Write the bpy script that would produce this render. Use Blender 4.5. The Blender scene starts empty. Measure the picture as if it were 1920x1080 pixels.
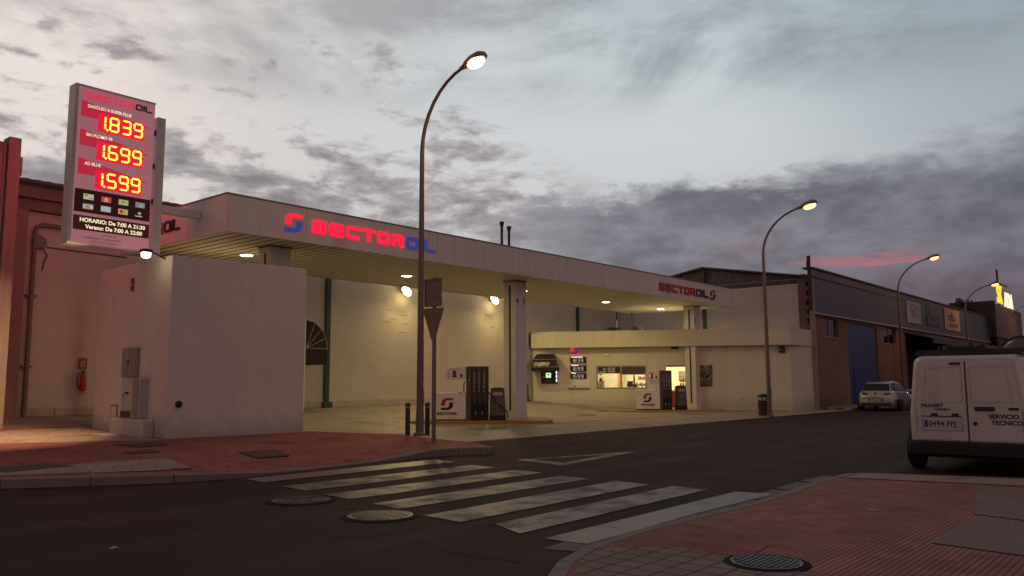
import bpy, bmesh, math, random
from mathutils import Vector, Matrix
random.seed(7)
PI = math.pi
sc = bpy.context.scene
COL = sc.collection

# ------------------------------------------------------------------ camera
YAW = math.radians(40.42); PITCH = math.radians(6.64); ROLL = math.radians(-0.264)
f = Vector((math.cos(PITCH)*math.cos(YAW), math.cos(PITCH)*math.sin(YAW), math.sin(PITCH)))
r = Vector((math.sin(YAW), -math.cos(YAW), 0)); u = r.cross(f)
R2 = math.cos(ROLL)*r + math.sin(ROLL)*u; U2 = -math.sin(ROLL)*r + math.cos(ROLL)*u
cd = bpy.data.cameras.new('camera'); cam = bpy.data.objects.new('camera', cd); COL.objects.link(cam)
m = Matrix(((R2.x, U2.x, -f.x, 0), (R2.y, U2.y, -f.y, 0), (R2.z, U2.z, -f.z, 1.45), (0, 0, 0, 1)))
cam.matrix_world = m
cd.sensor_width = 36; cd.lens = 36*1530/1920; cd.clip_start = .05; cd.clip_end = 2000
sc.camera = cam
sc.render.resolution_x = 1024; sc.render.resolution_y = 576

# ------------------------------------------------------------------ world (dusk sky with clouds)
sc.view_settings.view_transform = 'Standard'; sc.view_settings.look = 'None'
sc.view_settings.exposure = 0; sc.view_settings.gamma = 1
W = bpy.data.worlds.new('World'); sc.world = W; W.use_nodes = True
nt = W.node_tree; nt.nodes.clear()
class G:
    """small node-graph writer"""
    def __init__(s, nt): s.nt = nt
    def n(s, t, **k):
        x = s.nt.nodes.new(t)
        for a, b in k.items(): setattr(x, a, b)
        return x
    def put(s, sock, v):
        if isinstance(v, (int, float)): sock.default_value = v
        elif isinstance(v, (tuple, list)):
            sock.default_value = tuple(v) + ((1,) if sock.type == 'RGBA' and len(v) == 3 else ())
        else: s.nt.links.new(v, sock)
    def m(s, op, a, b=0.0, c=0.0, clamp=False):
        x = s.n('ShaderNodeMath', operation=op, use_clamp=clamp)
        s.put(x.inputs[0], a); s.put(x.inputs[1], b)
        if len(x.inputs) > 2: s.put(x.inputs[2], c)
        return x.outputs[0]
    def ss(s, v, a, b):           # smooth ramp 0..1 between a and b
        x = s.n('ShaderNodeMapRange', interpolation_type='SMOOTHSTEP')
        s.put(x.inputs[0], v); s.put(x.inputs[1], a); s.put(x.inputs[2], b)
        x.inputs[3].default_value = 0; x.inputs[4].default_value = 1
        return x.outputs[0]
    def mix(s, fac, a, b, t='MIX'):
        x = s.n('ShaderNodeMix', data_type='RGBA', blend_type=t)
        s.put(x.inputs[0], fac); s.put(x.inputs[6], a); s.put(x.inputs[7], b)
        return x.outputs[2]
    def xyz(s, x_, y_, z_):
        x = s.n('ShaderNodeCombineXYZ'); s.put(x.inputs[0], x_); s.put(x.inputs[1], y_); s.put(x.inputs[2], z_)
        return x.outputs[0]
    def noise(s, vec, scale, detail=5, rough=.55, dist=0.0):
        x = s.n('ShaderNodeTexNoise'); s.put(x.inputs['Vector'], vec)
        x.inputs['Scale'].default_value = scale; x.inputs['Detail'].default_value = detail
        x.inputs['Roughness'].default_value = rough; x.inputs['Distortion'].default_value = dist
        return x.outputs['Fac']
g = G(nt)
tc = g.n('ShaderNodeTexCoord'); sp = g.n('ShaderNodeSeparateXYZ'); nt.links.new(tc.outputs['Generated'], sp.inputs[0])
dx, dy, dz = sp.outputs
B = g.m('ADD', g.m('MULTIPLY', dx, f.x/math.cos(PITCH)), g.m('MULTIPLY', dy, f.y/math.cos(PITCH)))
A = g.m('ADD', g.m('MULTIPLY', dx, r.x), g.m('MULTIPLY', dy, r.y))
az = g.m('ARCTAN2', A, B)                      # 0 = street view, + = to the right
el = g.m('ARCSINE', dz)
inv = g.m('DIVIDE', 1.0, g.m('ADD', g.m('MAXIMUM', dz, 0.0), .22))
P = g.xyz(g.m('MULTIPLY', A, inv), g.m('MULTIPLY', g.m('MULTIPLY', B, inv), .8), 0.0)   # flat cloud layer seen in perspective
def AE(sx, sy, off, scale, det=7, rough=.6, dist=.3):     # cloud noise laid over azimuth and elevation
    return g.noise(g.xyz(g.m('MULTIPLY', az, sx), g.m('MULTIPLY', el, sy), off), scale, det, rough, dist)
n1 = g.noise(P, 1.9, 8, .60, .5)
n1b = AE(1.0, 2.6, 31.0, 3.2, 8, .62, .5)
n2 = AE(1.0, 2.6, 12.0, 9.0, 8, .62, .25)
n3 = AE(1.0, 2.4, 3.0, 6.0, 8, .62, .3)
n4 = AE(1.0, 2.6, 8.0, 2.4, 6)
n6 = AE(1.0, 2.5, 21.0, 17.0, 7, .60, .3)
nm = g.m('ADD', g.m('MULTIPLY', n2, .60), g.m('MULTIPLY', n6, .40))
nb = AE(1.0, 2.0, 40.0, 8.0, 8, .60, .2)
warm = g.ss(az, .35, -.6)
clear = g.mix(warm, (.42, .50, .54), (.74, .68, .64))
clear = g.mix(g.m('MULTIPLY', g.ss(el, .50, .27), g.ss(g.m('ABSOLUTE', g.m('SUBTRACT', az, .10)), .55, .1)), clear, (.62, .665, .685))
clear = g.mix(g.ss(az, .25, .65), clear, (.30, .36, .41))
clear = g.mix(g.m('MULTIPLY', g.ss(el, .55, .36), g.ss(az, -.25, -.55)), clear, (.84, .76, .71))
# high veil clouds
veil = g.m('MULTIPLY', g.ss(g.m('ADD', g.m('MULTIPLY', n1, .45), g.m('MULTIPLY', n1b, .55)), .42, .58), g.ss(el, .30, .38))
vcol = g.mix(g.ss(az, .3, -.5), (.235, .265, .305), (.40, .375, .38))
c = g.mix(g.m('MULTIPLY', veil, .80), clear, vcol)
# broken low clouds, left and centre
edge_ = g.m('ADD', .385, g.m('MULTIPLY', g.ss(az, -.15, .12), -.20))
lm = g.ss(g.m('SUBTRACT', g.m('ADD', edge_, g.m('MULTIPLY', n4, .10)), el), -.03, .07)
thr = g.m('ADD', .425, g.m('ADD', g.m('MULTIPLY', g.ss(el, .20, .36), .085), g.m('MULTIPLY', g.m('SUBTRACT', n4, .5), .22)))
mt = g.m('MULTIPLY', g.ss(nm, thr, g.m('ADD', thr, .10)), lm)
thick = g.ss(nm, g.m('ADD', thr, .04), g.m('ADD', thr, .20))
c = g.mix(g.m('MULTIPLY', g.ss(el, .40, .20), .5), c, g.mix(g.ss(az, .2, -.3), (.54, .53, .55), (.68, .60, .58)))
c = g.mix(g.m('MULTIPLY', mt, .92), c, g.mix(thick, (.43, .385, .395), (.20, .175, .195)))
# dark bank, stronger to the right
top = g.m('ADD', g.m('ADD', g.m('ADD', .142, g.m('MULTIPLY', az, .06)), g.m('MULTIPLY', g.m('MAXIMUM', g.m('SUBTRACT', az, .40), 0.0), .20)), g.m('ADD', g.m('MULTIPLY', n3, .10), g.m('MULTIPLY', n6, .06)))
bank = g.m('MULTIPLY', g.ss(g.m('SUBTRACT', top, el), -.008, g.m('ADD', .022, g.m('MULTIPLY', g.ss(az, .25, .6), .045))), g.ss(az, -.12, .14))
lit = g.ss(g.m('ADD', g.m('MULTIPLY', nb, .5), g.m('MULTIPLY', nm, .5)), .42, .60)
bankc = g.mix(lit, (.145, .142, .175), (.26, .255, .295))
bankc = g.mix(g.ss(az, .1, .7), bankc, g.mix(lit, (.108, .110, .145), (.160, .165, .208)))
bankc = g.mix(g.m('MULTIPLY', g.m('MULTIPLY', g.ss(g.m('ADD', el, g.m('MULTIPLY', nb, .06)), .20, .11), g.ss(az, -.05, .35)), .85), bankc, g.mix(g.ss(n2, .42, .60), (.102, .070, .104), (.150, .102, .142)))
c = g.mix(bank, c, bankc)
# pink afterglow streaks
st = g.noise(g.xyz(g.m('MULTIPLY', az, 1.0), g.m('MULTIPLY', el, 9.0), 1.0), 9.0, 5, .6, .2)
pk = g.m('MULTIPLY', g.ss(g.m('ABSOLUTE', g.m('SUBTRACT', el, g.m('ADD', .1365, g.m('MULTIPLY', g.m('SUBTRACT', n3, .5), .05)))), .013, .002),
         g.m('MULTIPLY', g.ss(g.m('ABSOLUTE', g.m('SUBTRACT', az, .41)), .10, .03), g.ss(st, .38, .6)))
c = g.mix(g.m('MULTIPLY', pk, .9), c, (.44, .14, .18))
pk2 = g.m('MULTIPLY', g.ss(g.m('ABSOLUTE', g.m('SUBTRACT', el, .165)), .04, .0), g.m('MULTIPLY', g.ss(g.m('ABSOLUTE', g.m('SUBTRACT', az, .33)), .35, .0), g.ss(st, .45, .7)))
c = g.mix(g.m('MULTIPLY', pk2, .35), c, (.30, .14, .17))
# the half of the sky behind the viewer: warm dusk
back = g.ss(g.m('ABSOLUTE', az), .9, 1.7)
c = g.mix(g.ss(el, .50, 1.0), c, (.10, .085, .095))
c = g.mix(back, c, g.mix(g.ss(el, .0, .7), (.30, .180, .172), (.155, .122, .128)))
c = g.mix(g.ss(dz, .0, -.05), c, (.03, .022, .022))
skyt = g.n('ShaderNodeTexSky', sky_type='NISHITA', sun_disc=False)
skyt.sun_elevation = math.radians(1.5); skyt.sun_rotation = math.radians(250)
b1 = g.n('ShaderNodeBackground'); nt.links.new(skyt.outputs[0], b1.inputs[0]); b1.inputs[1].default_value = .008
b2 = g.n('ShaderNodeBackground'); nt.links.new(c, b2.inputs[0]); b2.inputs[1].default_value = 1.0
ad = g.n('ShaderNodeAddShader'); nt.links.new(b1.outputs[0], ad.inputs[0]); nt.links.new(b2.outputs[0], ad.inputs[1])
wo = g.n('ShaderNodeOutputWorld'); nt.links.new(ad.outputs[0], wo.inputs[0])

sl = bpy.data.lights.new('sun', 'SUN'); sl.energy = .05; sl.angle = math.radians(20); sl.color = (1, .62, .55)
so = bpy.data.objects.new('sun', sl); COL.objects.link(so); so.rotation_euler = (math.radians(80), 0, math.radians(-20))

# ------------------------------------------------------------------ helpers
class MB:
    def __init__(s): s.v = []; s.f = []
    def add(s, vs, fs):
        o = len(s.v); s.v += [tuple(v) for v in vs]; s.f += [tuple(i+o for i in q) for q in fs]; return s
    def box(s, x0, x1, y0, y1, z0, z1, fr=None):
        x0, x1 = min(x0, x1), max(x0, x1); y0, y1 = min(y0, y1), max(y0, y1); z0, z1 = min(z0, z1), max(z0, z1)
        vs = [(x0,y0,z0),(x1,y0,z0),(x1,y1,z0),(x0,y1,z0),(x0,y0,z1),(x1,y0,z1),(x1,y1,z1),(x0,y1,z1)]
        if fr: vs = [fr.p(*v) for v in vs]
        return s.add(vs, [(3,2,1,0),(4,5,6,7),(0,1,5,4),(1,2,6,5),(2,3,7,6),(3,0,4,7)])
    def bbox(s, x0, x1, y0, y1, z0, z1, b=.02, fr=None):      # bevelled box (prism along z with bevelled corners in x-y and z)
        pts = [(x0+b,y0),(x1-b,y0),(x1,y0+b),(x1,y1-b),(x1-b,y1),(x0+b,y1),(x0,y1-b),(x0,y0+b)]
        ins = [(x0+b,y0+b),(x1-b,y0+b),(x1-b,y0+b),(x1-b,y1-b),(x1-b,y1-b),(x0+b,y1-b),(x0+b,y1-b),(x0+b,y0+b)]
        def mixp(a, c, t): return (a[0]+(c[0]-a[0])*t, a[1]+(c[1]-a[1])*t)
        rings = [[(*mixp(p, q, .8), z0) for p, q in zip(pts, ins)], [(*p, z0+b*.8) for p in pts], [(*p, z1-b*.8) for p in pts], [(*mixp(p, q, .8), z1) for p, q in zip(pts, ins)]]
        return s.rings(rings, fr)
    def rings(s, rings, fr=None, cap=True, close=True):
        n = len(rings[0]); vs = [p for rg in rings for p in rg]
        if fr: vs = [fr.p(*v) for v in vs]
        fs = []
        for k in range(len(rings)-1):
            for i in range(n if close else n-1):
                j = (i+1) % n; fs.append((k*n+i, k*n+j, (k+1)*n+j, (k+1)*n+i))
        if cap: fs += [tuple(reversed(range(n))), tuple(range((len(rings)-1)*n, len(rings)*n))]
        return s.add(vs, fs)
    def prism(s, pts, z0, z1, fr=None):
        return s.rings([[(x, y, z0) for x, y in pts], [(x, y, z1) for x, y in pts]], fr)
    def cyl(s, x, y, z0, z1, r0, r1=None, n=20, fr=None):
        r1 = r0 if r1 is None else r1
        return s.rings([[(x+q*math.cos(2*PI*i/n), y+q*math.sin(2*PI*i/n), z) for i in range(n)] for q, z in ((r0, z0), (r1, z1))], fr)
    def lathe(s, x, y, prof, n=24, fr=None):
        return s.rings([[(x+q*math.cos(2*PI*i/n), y+q*math.sin(2*PI*i/n), z) for i in range(n)] for q, z in prof], fr)
    def tube(s, pts, r, n=8, fr=None):
        pts = [Vector(p) for p in pts]; rs = r if isinstance(r, (list, tuple)) else [r]*len(pts)
        rings = []; prev = None
        for i, p in enumerate(pts):
            a = pts[max(i-1, 0)]; b = pts[min(i+1, len(pts)-1)]; t = (b-a).normalized()
            if prev is None: nn = t.orthogonal().normalized()
            else: nn = (prev - t*prev.dot(t)).normalized()
            prev = nn; bb = t.cross(nn)
            rings.append([tuple(p + rs[i]*(math.cos(2*PI*k/n)*nn + math.sin(2*PI*k/n)*bb)) for k in range(n)])
        return s.rings(rings, fr)
    def stroke(s, pts, w, z0, z1, fr, closed=False):
        """flat ribbon of width w along a 2-D polyline, mitred, extruded"""
        n = len(pts); L = []; Rr = []
        for i in range(n):
            p = Vector(pts[i])
            a = Vector(pts[i-1]) if (i > 0 or closed) else None
            b = Vector(pts[(i+1) % n]) if (i < n-1 or closed) else None
            d1 = (p-a).normalized() if a is not None else (b-p).normalized()
            d2 = (b-p).normalized() if b is not None else d1
            n1 = Vector((-d1.y, d1.x)); n2 = Vector((-d2.y, d2.x)); mm = (n1+n2)
            mm = mm.normalized() if mm.length > 1e-6 else n1
            k = (w/2)/max(mm.dot(n1), .4)
            L.append(p+mm*k); Rr.append(p-mm*k)
        for i in range(n if closed else n-1):
            j = (i+1) % n
            s.prism([tuple(Rr[i]), tuple(Rr[j]), tuple(L[j]), tuple(L[i])], z0, z1, fr)
        return s
class Fr:
    """frame: x to the right, y up, z out of the surface"""
    def __init__(s, o, right, up=(0, 0, 1)):
        s.o = Vector(o); s.r = Vector(right).normalized(); s.u = Vector(up).normalized(); s.n = s.r.cross(s.u)
    def p(s, x, y, z=0): return s.o + s.r*x + s.u*y + s.n*z
    def mat(s):
        return Matrix(((s.r.x, s.u.x, s.n.x, s.o.x), (s.r.y, s.u.y, s.n.y, s.o.y), (s.r.z, s.u.z, s.n.z, s.o.z), (0, 0, 0, 1)))
def worldloc(o):
    v = Vector((0, 0, 0))
    while o: v += Vector(o.location); o = o.parent
    return v
def obj(name, mb, mt, parent=None, smooth=False, bevel=0):
    me = bpy.data.meshes.new(name)
    off = worldloc(parent) if parent else Vector((0, 0, 0))
    me.from_pydata([tuple(Vector(v)-off) for v in mb.v], [], mb.f)
    bm = bmesh.new(); bm.from_mesh(me); bmesh.ops.recalc_face_normals(bm, faces=bm.faces); bm.to_mesh(me); bm.free()
    if smooth:
        me.polygons.foreach_set('use_smooth', [True]*len(me.polygons))
        try: me.set_sharp_from_angle(angle=math.radians(35))
        except Exception: pass
    me.materials.append(mt)
    o = bpy.data.objects.new(name, me); COL.objects.link(o)
    if parent: o.parent = parent
    if bevel:
        b = o.modifiers.new('b', 'BEVEL'); b.width = bevel; b.segments = 2; b.limit_method = 'ANGLE'
    return o
def tag(o, label=None, cat=None, group=None, kind=None):
    if label: o['label'] = label
    if cat: o['category'] = cat
    if group: o['group'] = group
    if kind: o['kind'] = kind
    return o
def thing(name, loc, label, cat, group=None):
    o = bpy.data.objects.new(name, None); COL.objects.link(o); o.location = loc; o.empty_display_size = .2
    return tag(o, label, cat, group)
def kids(o): return [c for c in bpy.data.objects if c.parent == o]
def copy_tree(o, parent=None, loc=None, label=None, skip=()):
    c = o.copy(); COL.objects.link(c)
    if parent: c.parent = parent
    if loc is not None: c.location = loc
    if label: c['label'] = label
    for ch in kids(o):
        if ch.name.split('.')[0] in skip: continue
        copy_tree(ch, c)
    return c
def struct(name, mb, mt): return tag(obj(name, mb, mt), kind='structure')
def text(s, size, fr, x, y, mt, name, parent, z=.004, ext=.003, bold=0.0, align='LEFT', sx=1.0, shear=0.0):
    cu = bpy.data.curves.new(name, 'FONT'); cu.body = s; cu.size = size; cu.extrude = ext; cu.offset = bold; cu.align_x = align; cu.shear = shear
    to = bpy.data.objects.new(name, cu); COL.objects.link(to)
    bpy.context.view_layer.update()
    me = bpy.data.meshes.new_from_object(to.evaluated_get(bpy.context.evaluated_depsgraph_get()))
    bpy.data.objects.remove(to); bpy.data.curves.remove(cu)
    me.name = name
    me.transform(fr.mat() @ Matrix.Translation((x, y, z)) @ Matrix.Diagonal((sx, 1, 1, 1)))
    me.transform(Matrix.Translation(-worldloc(parent)))
    me.materials.clear(); me.materials.append(mt)
    o = bpy.data.objects.new(name, me); COL.objects.link(o); o.parent = parent
    return o

MATS = {}
def mat(name, col, rough=.7, metal=0.0, var=.12, scale=3.0, bump=0.0, bscale=60.0, emit=None, es=0.0, spec=.5, streak=0.0, coat=0.0, trans=0.0, fine=0.0, splash=0.0):
    if name in MATS: return MATS[name]
    mt = bpy.data.materials.new(name); mt.use_nodes = True; t = mt.node_tree; q = G(t)
    bs = t.nodes['Principled BSDF']; tcn = q.n('ShaderNodeTexCoord')
    geo = q.n('ShaderNodeNewGeometry'); pos = geo.outputs['Position']
    colr = q.mix(1.0, col, col)
    if var:
        nz = q.noise(pos, scale, 6, .6)
        k = q.m('ADD', q.m('MULTIPLY', q.m('SUBTRACT', nz, .5), var*2.4), 1.0)
        if fine:
            k = q.m('MULTIPLY', k, q.m('ADD', q.m('MULTIPLY', q.m('SUBTRACT', q.noise(pos, 90, 2, .6), .5), fine*2), 1.0))
        if streak:
            mp = q.n('ShaderNodeMapping'); t.links.new(pos, mp.inputs[0]); mp.inputs['Scale'].default_value = (5, 5, .35)
            k = q.m('MULTIPLY', k, q.m('SUBTRACT', 1.0, q.m('MULTIPLY', q.ss(q.noise(mp.outputs[0], 1.0, 5, .6), .5, .75), streak)))
        if splash:
            sz = q.n('ShaderNodeSeparateXYZ'); t.links.new(pos, sz.inputs[0])
            nn_ = q.noise(pos, 3.0, 7, .65)
            up_ = q.ss(q.m('SUBTRACT', sz.outputs[2], q.m('MULTIPLY', nn_, 1.1)), .25, -.35)
            k = q.m('MULTIPLY', k, q.m('SUBTRACT', 1.0, q.m('MULTIPLY', up_, splash)))
            mp2 = q.n('ShaderNodeMapping'); t.links.new(pos, mp2.inputs[0]); mp2.inputs['Scale'].default_value = (1, 1, .5)
            vo = q.n('ShaderNodeTexVoronoi', feature='DISTANCE_TO_EDGE'); wv = q.n('ShaderNodeVectorMath', operation='ADD'); t.links.new(mp2.outputs[0], wv.inputs[0])
            n8 = q.n('ShaderNodeTexNoise'); t.links.new(pos, n8.inputs['Vector']); n8.inputs['Scale'].default_value = 1.5; n8.inputs['Detail'].default_value = 7
            t.links.new(n8.outputs['Color'], wv.inputs[1]); t.links.new(wv.outputs[0], vo.inputs['Vector']); vo.inputs['Scale'].default_value = .5
            ck = q.m('MULTIPLY', q.ss(vo.outputs[0], .007, .002), q.ss(q.noise(pos, .5, 3, .5), .5, .62))
            k = q.m('MULTIPLY', k, q.m('SUBTRACT', 1.0, q.m('MULTIPLY', ck, .2)))
        vm = q.n('ShaderNodeVectorMath', operation='SCALE'); q.put(vm.inputs[0], colr); t.links.new(k, vm.inputs['Scale']); colr = vm.outputs[0]
    t.links.new(colr, bs.inputs['Base Color'])
    bs.inputs['Roughness'].default_value = rough; bs.inputs['Metallic'].default_value = metal
    bs.inputs['Specular IOR Level'].default_value = spec; bs.inputs['Coat Weight'].default_value = coat
    bs.inputs['Transmission Weight'].default_value = trans
    if emit: bs.inputs['Emission Color'].default_value = (*emit, 1); bs.inputs['Emission Strength'].default_value = es
    if bump:
        b = q.n('ShaderNodeBump'); b.inputs['Strength'].default_value = bump; b.inputs['Distance'].default_value = .01
        t.links.new(q.noise(pos, bscale, 4, .6), b.inputs['Height']); t.links.new(b.outputs[0], bs.inputs['Normal'])
    MATS[name] = mt; return mt
def block_mat(name, c1, c2, mortar, bw, bh, ms=.01, horiz='x', rough=.85, var=.15, bump=.4, flat=False, rot=0.0, dirt=0.0, off=.5, mixw=1.0):
    """blocks / bricks / tiles laid in real metres on a surface"""
    mt = bpy.data.materials.new(name); mt.use_nodes = True; t = mt.node_tree; q = G(t); bs = t.nodes['Principled BSDF']
    geo = q.n('ShaderNodeNewGeometry'); s = q.n('ShaderNodeSeparateXYZ'); t.links.new(geo.outputs['Position'], s.inputs[0])
    if flat:
        cr, sr = math.cos(rot), math.sin(rot)
        a = q.m('ADD', q.m('MULTIPLY', s.outputs[0], cr), q.m('MULTIPLY', s.outputs[1], sr))
        b_ = q.m('SUBTRACT', q.m('MULTIPLY', s.outputs[1], cr), q.m('MULTIPLY', s.outputs[0], sr))
        v = q.xyz(a, b_, 0.0)
    else:
        v = q.xyz(s.outputs[0] if horiz == 'x' else s.outputs[1], s.outputs[2], 0.0)
    br = q.n('ShaderNodeTexBrick'); t.links.new(v, br.inputs['Vector']); br.offset = off
    for i, cc in ((1, c1), (2, c2), (3, mortar)): q.put(br.inputs[i], cc)
    br.inputs['Scale'].default_value = 1; br.inputs['Mortar Size'].default_value = ms; br.inputs['Mortar Smooth'].default_value = .2
    br.inputs['Brick Width'].default_value = bw; br.inputs['Row Height'].default_value = bh
    nz = q.noise(geo.outputs['Position'], 1.3, 7, .62)
    k = q.m('ADD', q.m('MULTIPLY', q.m('SUBTRACT', nz, .5), var*2.4), 1.0)
    k = q.m('MULTIPLY', k, q.m('ADD', q.m('MULTIPLY', q.m('SUBTRACT', q.noise(geo.outputs['Position'], 45, 3, .6), .5), .25), 1.0))
    if dirt:
        k = q.m('MULTIPLY', k, q.m('SUBTRACT', 1.0, q.m('MULTIPLY', q.ss(q.noise(geo.outputs['Position'], .6, 6, .65), .5, .7), dirt)))
    vm = q.n('ShaderNodeVectorMath', operation='SCALE'); t.links.new(br.outputs[0], vm.inputs[0]); t.links.new(k, vm.inputs['Scale'])
    t.links.new(vm.outputs[0], bs.inputs['Base Color']); bs.inputs['Roughness'].default_value = rough; bs.inputs['Specular IOR Level'].default_value = .3
    bp = q.n('ShaderNodeBump'); bp.inputs['Strength'].default_value = bump; bp.inputs['Distance'].default_value = .008
    hh = q.m('ADD', q.m('MULTIPLY', br.outputs['Fac'], -1.0), q.m('MULTIPLY', q.noise(geo.outputs['Position'], 70, 3, .6), .5))
    t.links.new(hh, bp.inputs['Height']); t.links.new(bp.outputs[0], bs.inputs['Normal'])
    return mt
def rib_mat(name, col, pitch, axis, rough=.6, metal=0.0, var=.15):
    """profiled metal sheet: vertical ribs every pitch metres"""
    mt = bpy.data.materials.new(name); mt.use_nodes = True; t = mt.node_tree; q = G(t); bs = t.nodes['Principled BSDF']
    geo = q.n('ShaderNodeNewGeometry'); s = q.n('ShaderNodeSeparateXYZ'); t.links.new(geo.outputs['Position'], s.inputs[0])
    ph = q.m('FRACT', q.m('DIVIDE', s.outputs['XYZ'.index(axis)], pitch))
    hgt = q.ss(q.m('ABSOLUTE', q.m('SUBTRACT', ph, .5)), .18, .3)
    nz = q.noise(geo.outputs['Position'], 1.5, 6, .6)
    vm = q.n('ShaderNodeVectorMath', operation='SCALE'); q.put(vm.inputs[0], col)
    t.links.new(q.m('ADD', q.m('MULTIPLY', q.m('SUBTRACT', nz, .5), var*2.4), 1.0), vm.inputs['Scale'])
    t.links.new(vm.outputs[0], bs.inputs['Base Color']); bs.inputs['Roughness'].default_value = rough; bs.inputs['Metallic'].default_value = metal
    bp = q.n('ShaderNodeBump'); bp.inputs['Strength'].default_value = 1; bp.inputs['Distance'].default_value = .04
    t.links.new(hgt, bp.inputs['Height']); t.links.new(bp.outputs[0], bs.inputs['Normal'])
    return mt
def asphalt_mat(name, col, crack=True, gloss=.75, patch=.42):
    mt = bpy.data.materials.new(name); mt.use_nodes = True; t = mt.node_tree; q = G(t); bs = t.nodes['Principled BSDF']
    geo = q.n('ShaderNodeNewGeometry'); pos = geo.outputs['Position']
    big = q.noise(pos, .35, 6, .6, .3); mid = q.noise(pos, 3.0, 6, .65); fine = q.noise(pos, 110, 3, .7)
    k = q.m('ADD', 1.0, q.m('ADD', q.m('MULTIPLY', q.m('SUBTRACT', big, .5), patch*3), q.m('ADD', q.m('MULTIPLY', q.m('SUBTRACT', mid, .5), .9), q.m('MULTIPLY', q.m('SUBTRACT', q.noise(pos, 18, 5, .7), .5), 1.1))))
    sp3 = q.n('ShaderNodeSeparateXYZ'); t.links.new(pos, sp3.inputs[0])
    trk = q.m('SINE', q.m('MULTIPLY', q.m('ADD', sp3.outputs[1], q.m('MULTIPLY', q.noise(pos, .12, 3, .5), 3.0)), 3.6))
    k = q.m('ADD', k, q.m('MULTIPLY', q.ss(trk, .2, 1.0), .28))
    k = q.m('MULTIPLY', k, q.m('SUBTRACT', 1.0, q.m('MULTIPLY', q.ss(q.noise(pos, .9, 4, .6, .6), .60, .68), .45)))
    k = q.m('MULTIPLY', q.m('MAXIMUM', k, .25), q.m('ADD', .35, q.m('MULTIPLY', q.ss(fine, .30, .70), 1.4)))
    sp_ = q.ss(q.noise(pos, 160, 2, .5), .66, .74)
    k = q.m('ADD', k, q.m('MULTIPLY', sp_, 1.2))
    vm = q.n('ShaderNodeVectorMath', operation='SCALE'); q.put(vm.inputs[0], col); t.links.new(k, vm.inputs['Scale']); cc = vm.outputs[0]
    if crack:
        vo = q.n('ShaderNodeTexVoronoi', feature='DISTANCE_TO_EDGE')
        wv = q.n('ShaderNodeVectorMath', operation='ADD'); t.links.new(pos, wv.inputs[0])
        nn = q.n('ShaderNodeTexNoise'); t.links.new(pos, nn.inputs['Vector']); nn.inputs['Scale'].default_value = 1.2; nn.inputs['Detail'].default_value = 6
        t.links.new(nn.outputs['Color'], wv.inputs[1]); t.links.new(wv.outputs[0], vo.inputs['Vector']); vo.inputs['Scale'].default_value = .28
        ck = q.m('MULTIPLY', q.ss(vo.outputs[0], .004, .001), q.ss(q.noise(pos, .4, 3, .5), .45, .6))
        cc = q.mix(q.m('MULTIPLY', ck, .75), cc, (.008, .007, .007))
    t.links.new(cc, bs.inputs['Base Color'])
    t.links.new(q.m('ADD', gloss-.12, q.m('MULTIPLY', mid, .25)), bs.inputs['Roughness'])
    bs.inputs['Specular IOR Level'].default_value = .08
    bp = q.n('ShaderNodeBump'); bp.inputs['Strength'].default_value = .7; bp.inputs['Distance'].default_value = .006
    t.links.new(fine, bp.inputs['Height']); t.links.new(bp.outputs[0], bs.inputs['Normal'])
    return mt
def paint_mat(name, col, wear=.5):
    mt = bpy.data.materials.new(name); mt.use_nodes = True; t = mt.node_tree; q = G(t); bs = t.nodes['Principled BSDF']
    geo = q.n('ShaderNodeNewGeometry'); pos = geo.outputs['Position']
    w = q.m('ADD', q.m('MULTIPLY', q.noise(pos, 2.2, 6, .65), .75), q.m('MULTIPLY', q.noise(pos, 60, 4, .7), .45))
    wr = q.m('MULTIPLY', q.ss(w, .72-wear*.20, .90-wear*.16), .45+.45*wear)
    vm = q.n('ShaderNodeVectorMath', operation='SCALE'); q.put(vm.inputs[0], col)
    t.links.new(q.m('ADD', .75, q.m('MULTIPLY', q.noise(pos, 6, 5, .6), .5)), vm.inputs['Scale'])
    t.links.new(q.mix(wr, vm.outputs[0], (.032, .018, .018)), bs.inputs['Base Color'])
    t.links.new(q.m('ADD', .42, q.m('MULTIPLY', wr, .4)), bs.inputs['Roughness'])
    bp = q.n('ShaderNodeBump'); bp.inputs['Strength'].default_value = .6; bp.inputs['Distance'].default_value = .005
    t.links.new(q.noise(pos, 90, 3, .7), bp.inputs['Height']); t.links.new(bp.outputs[0], bs.inputs['Normal'])
    return mt
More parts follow.
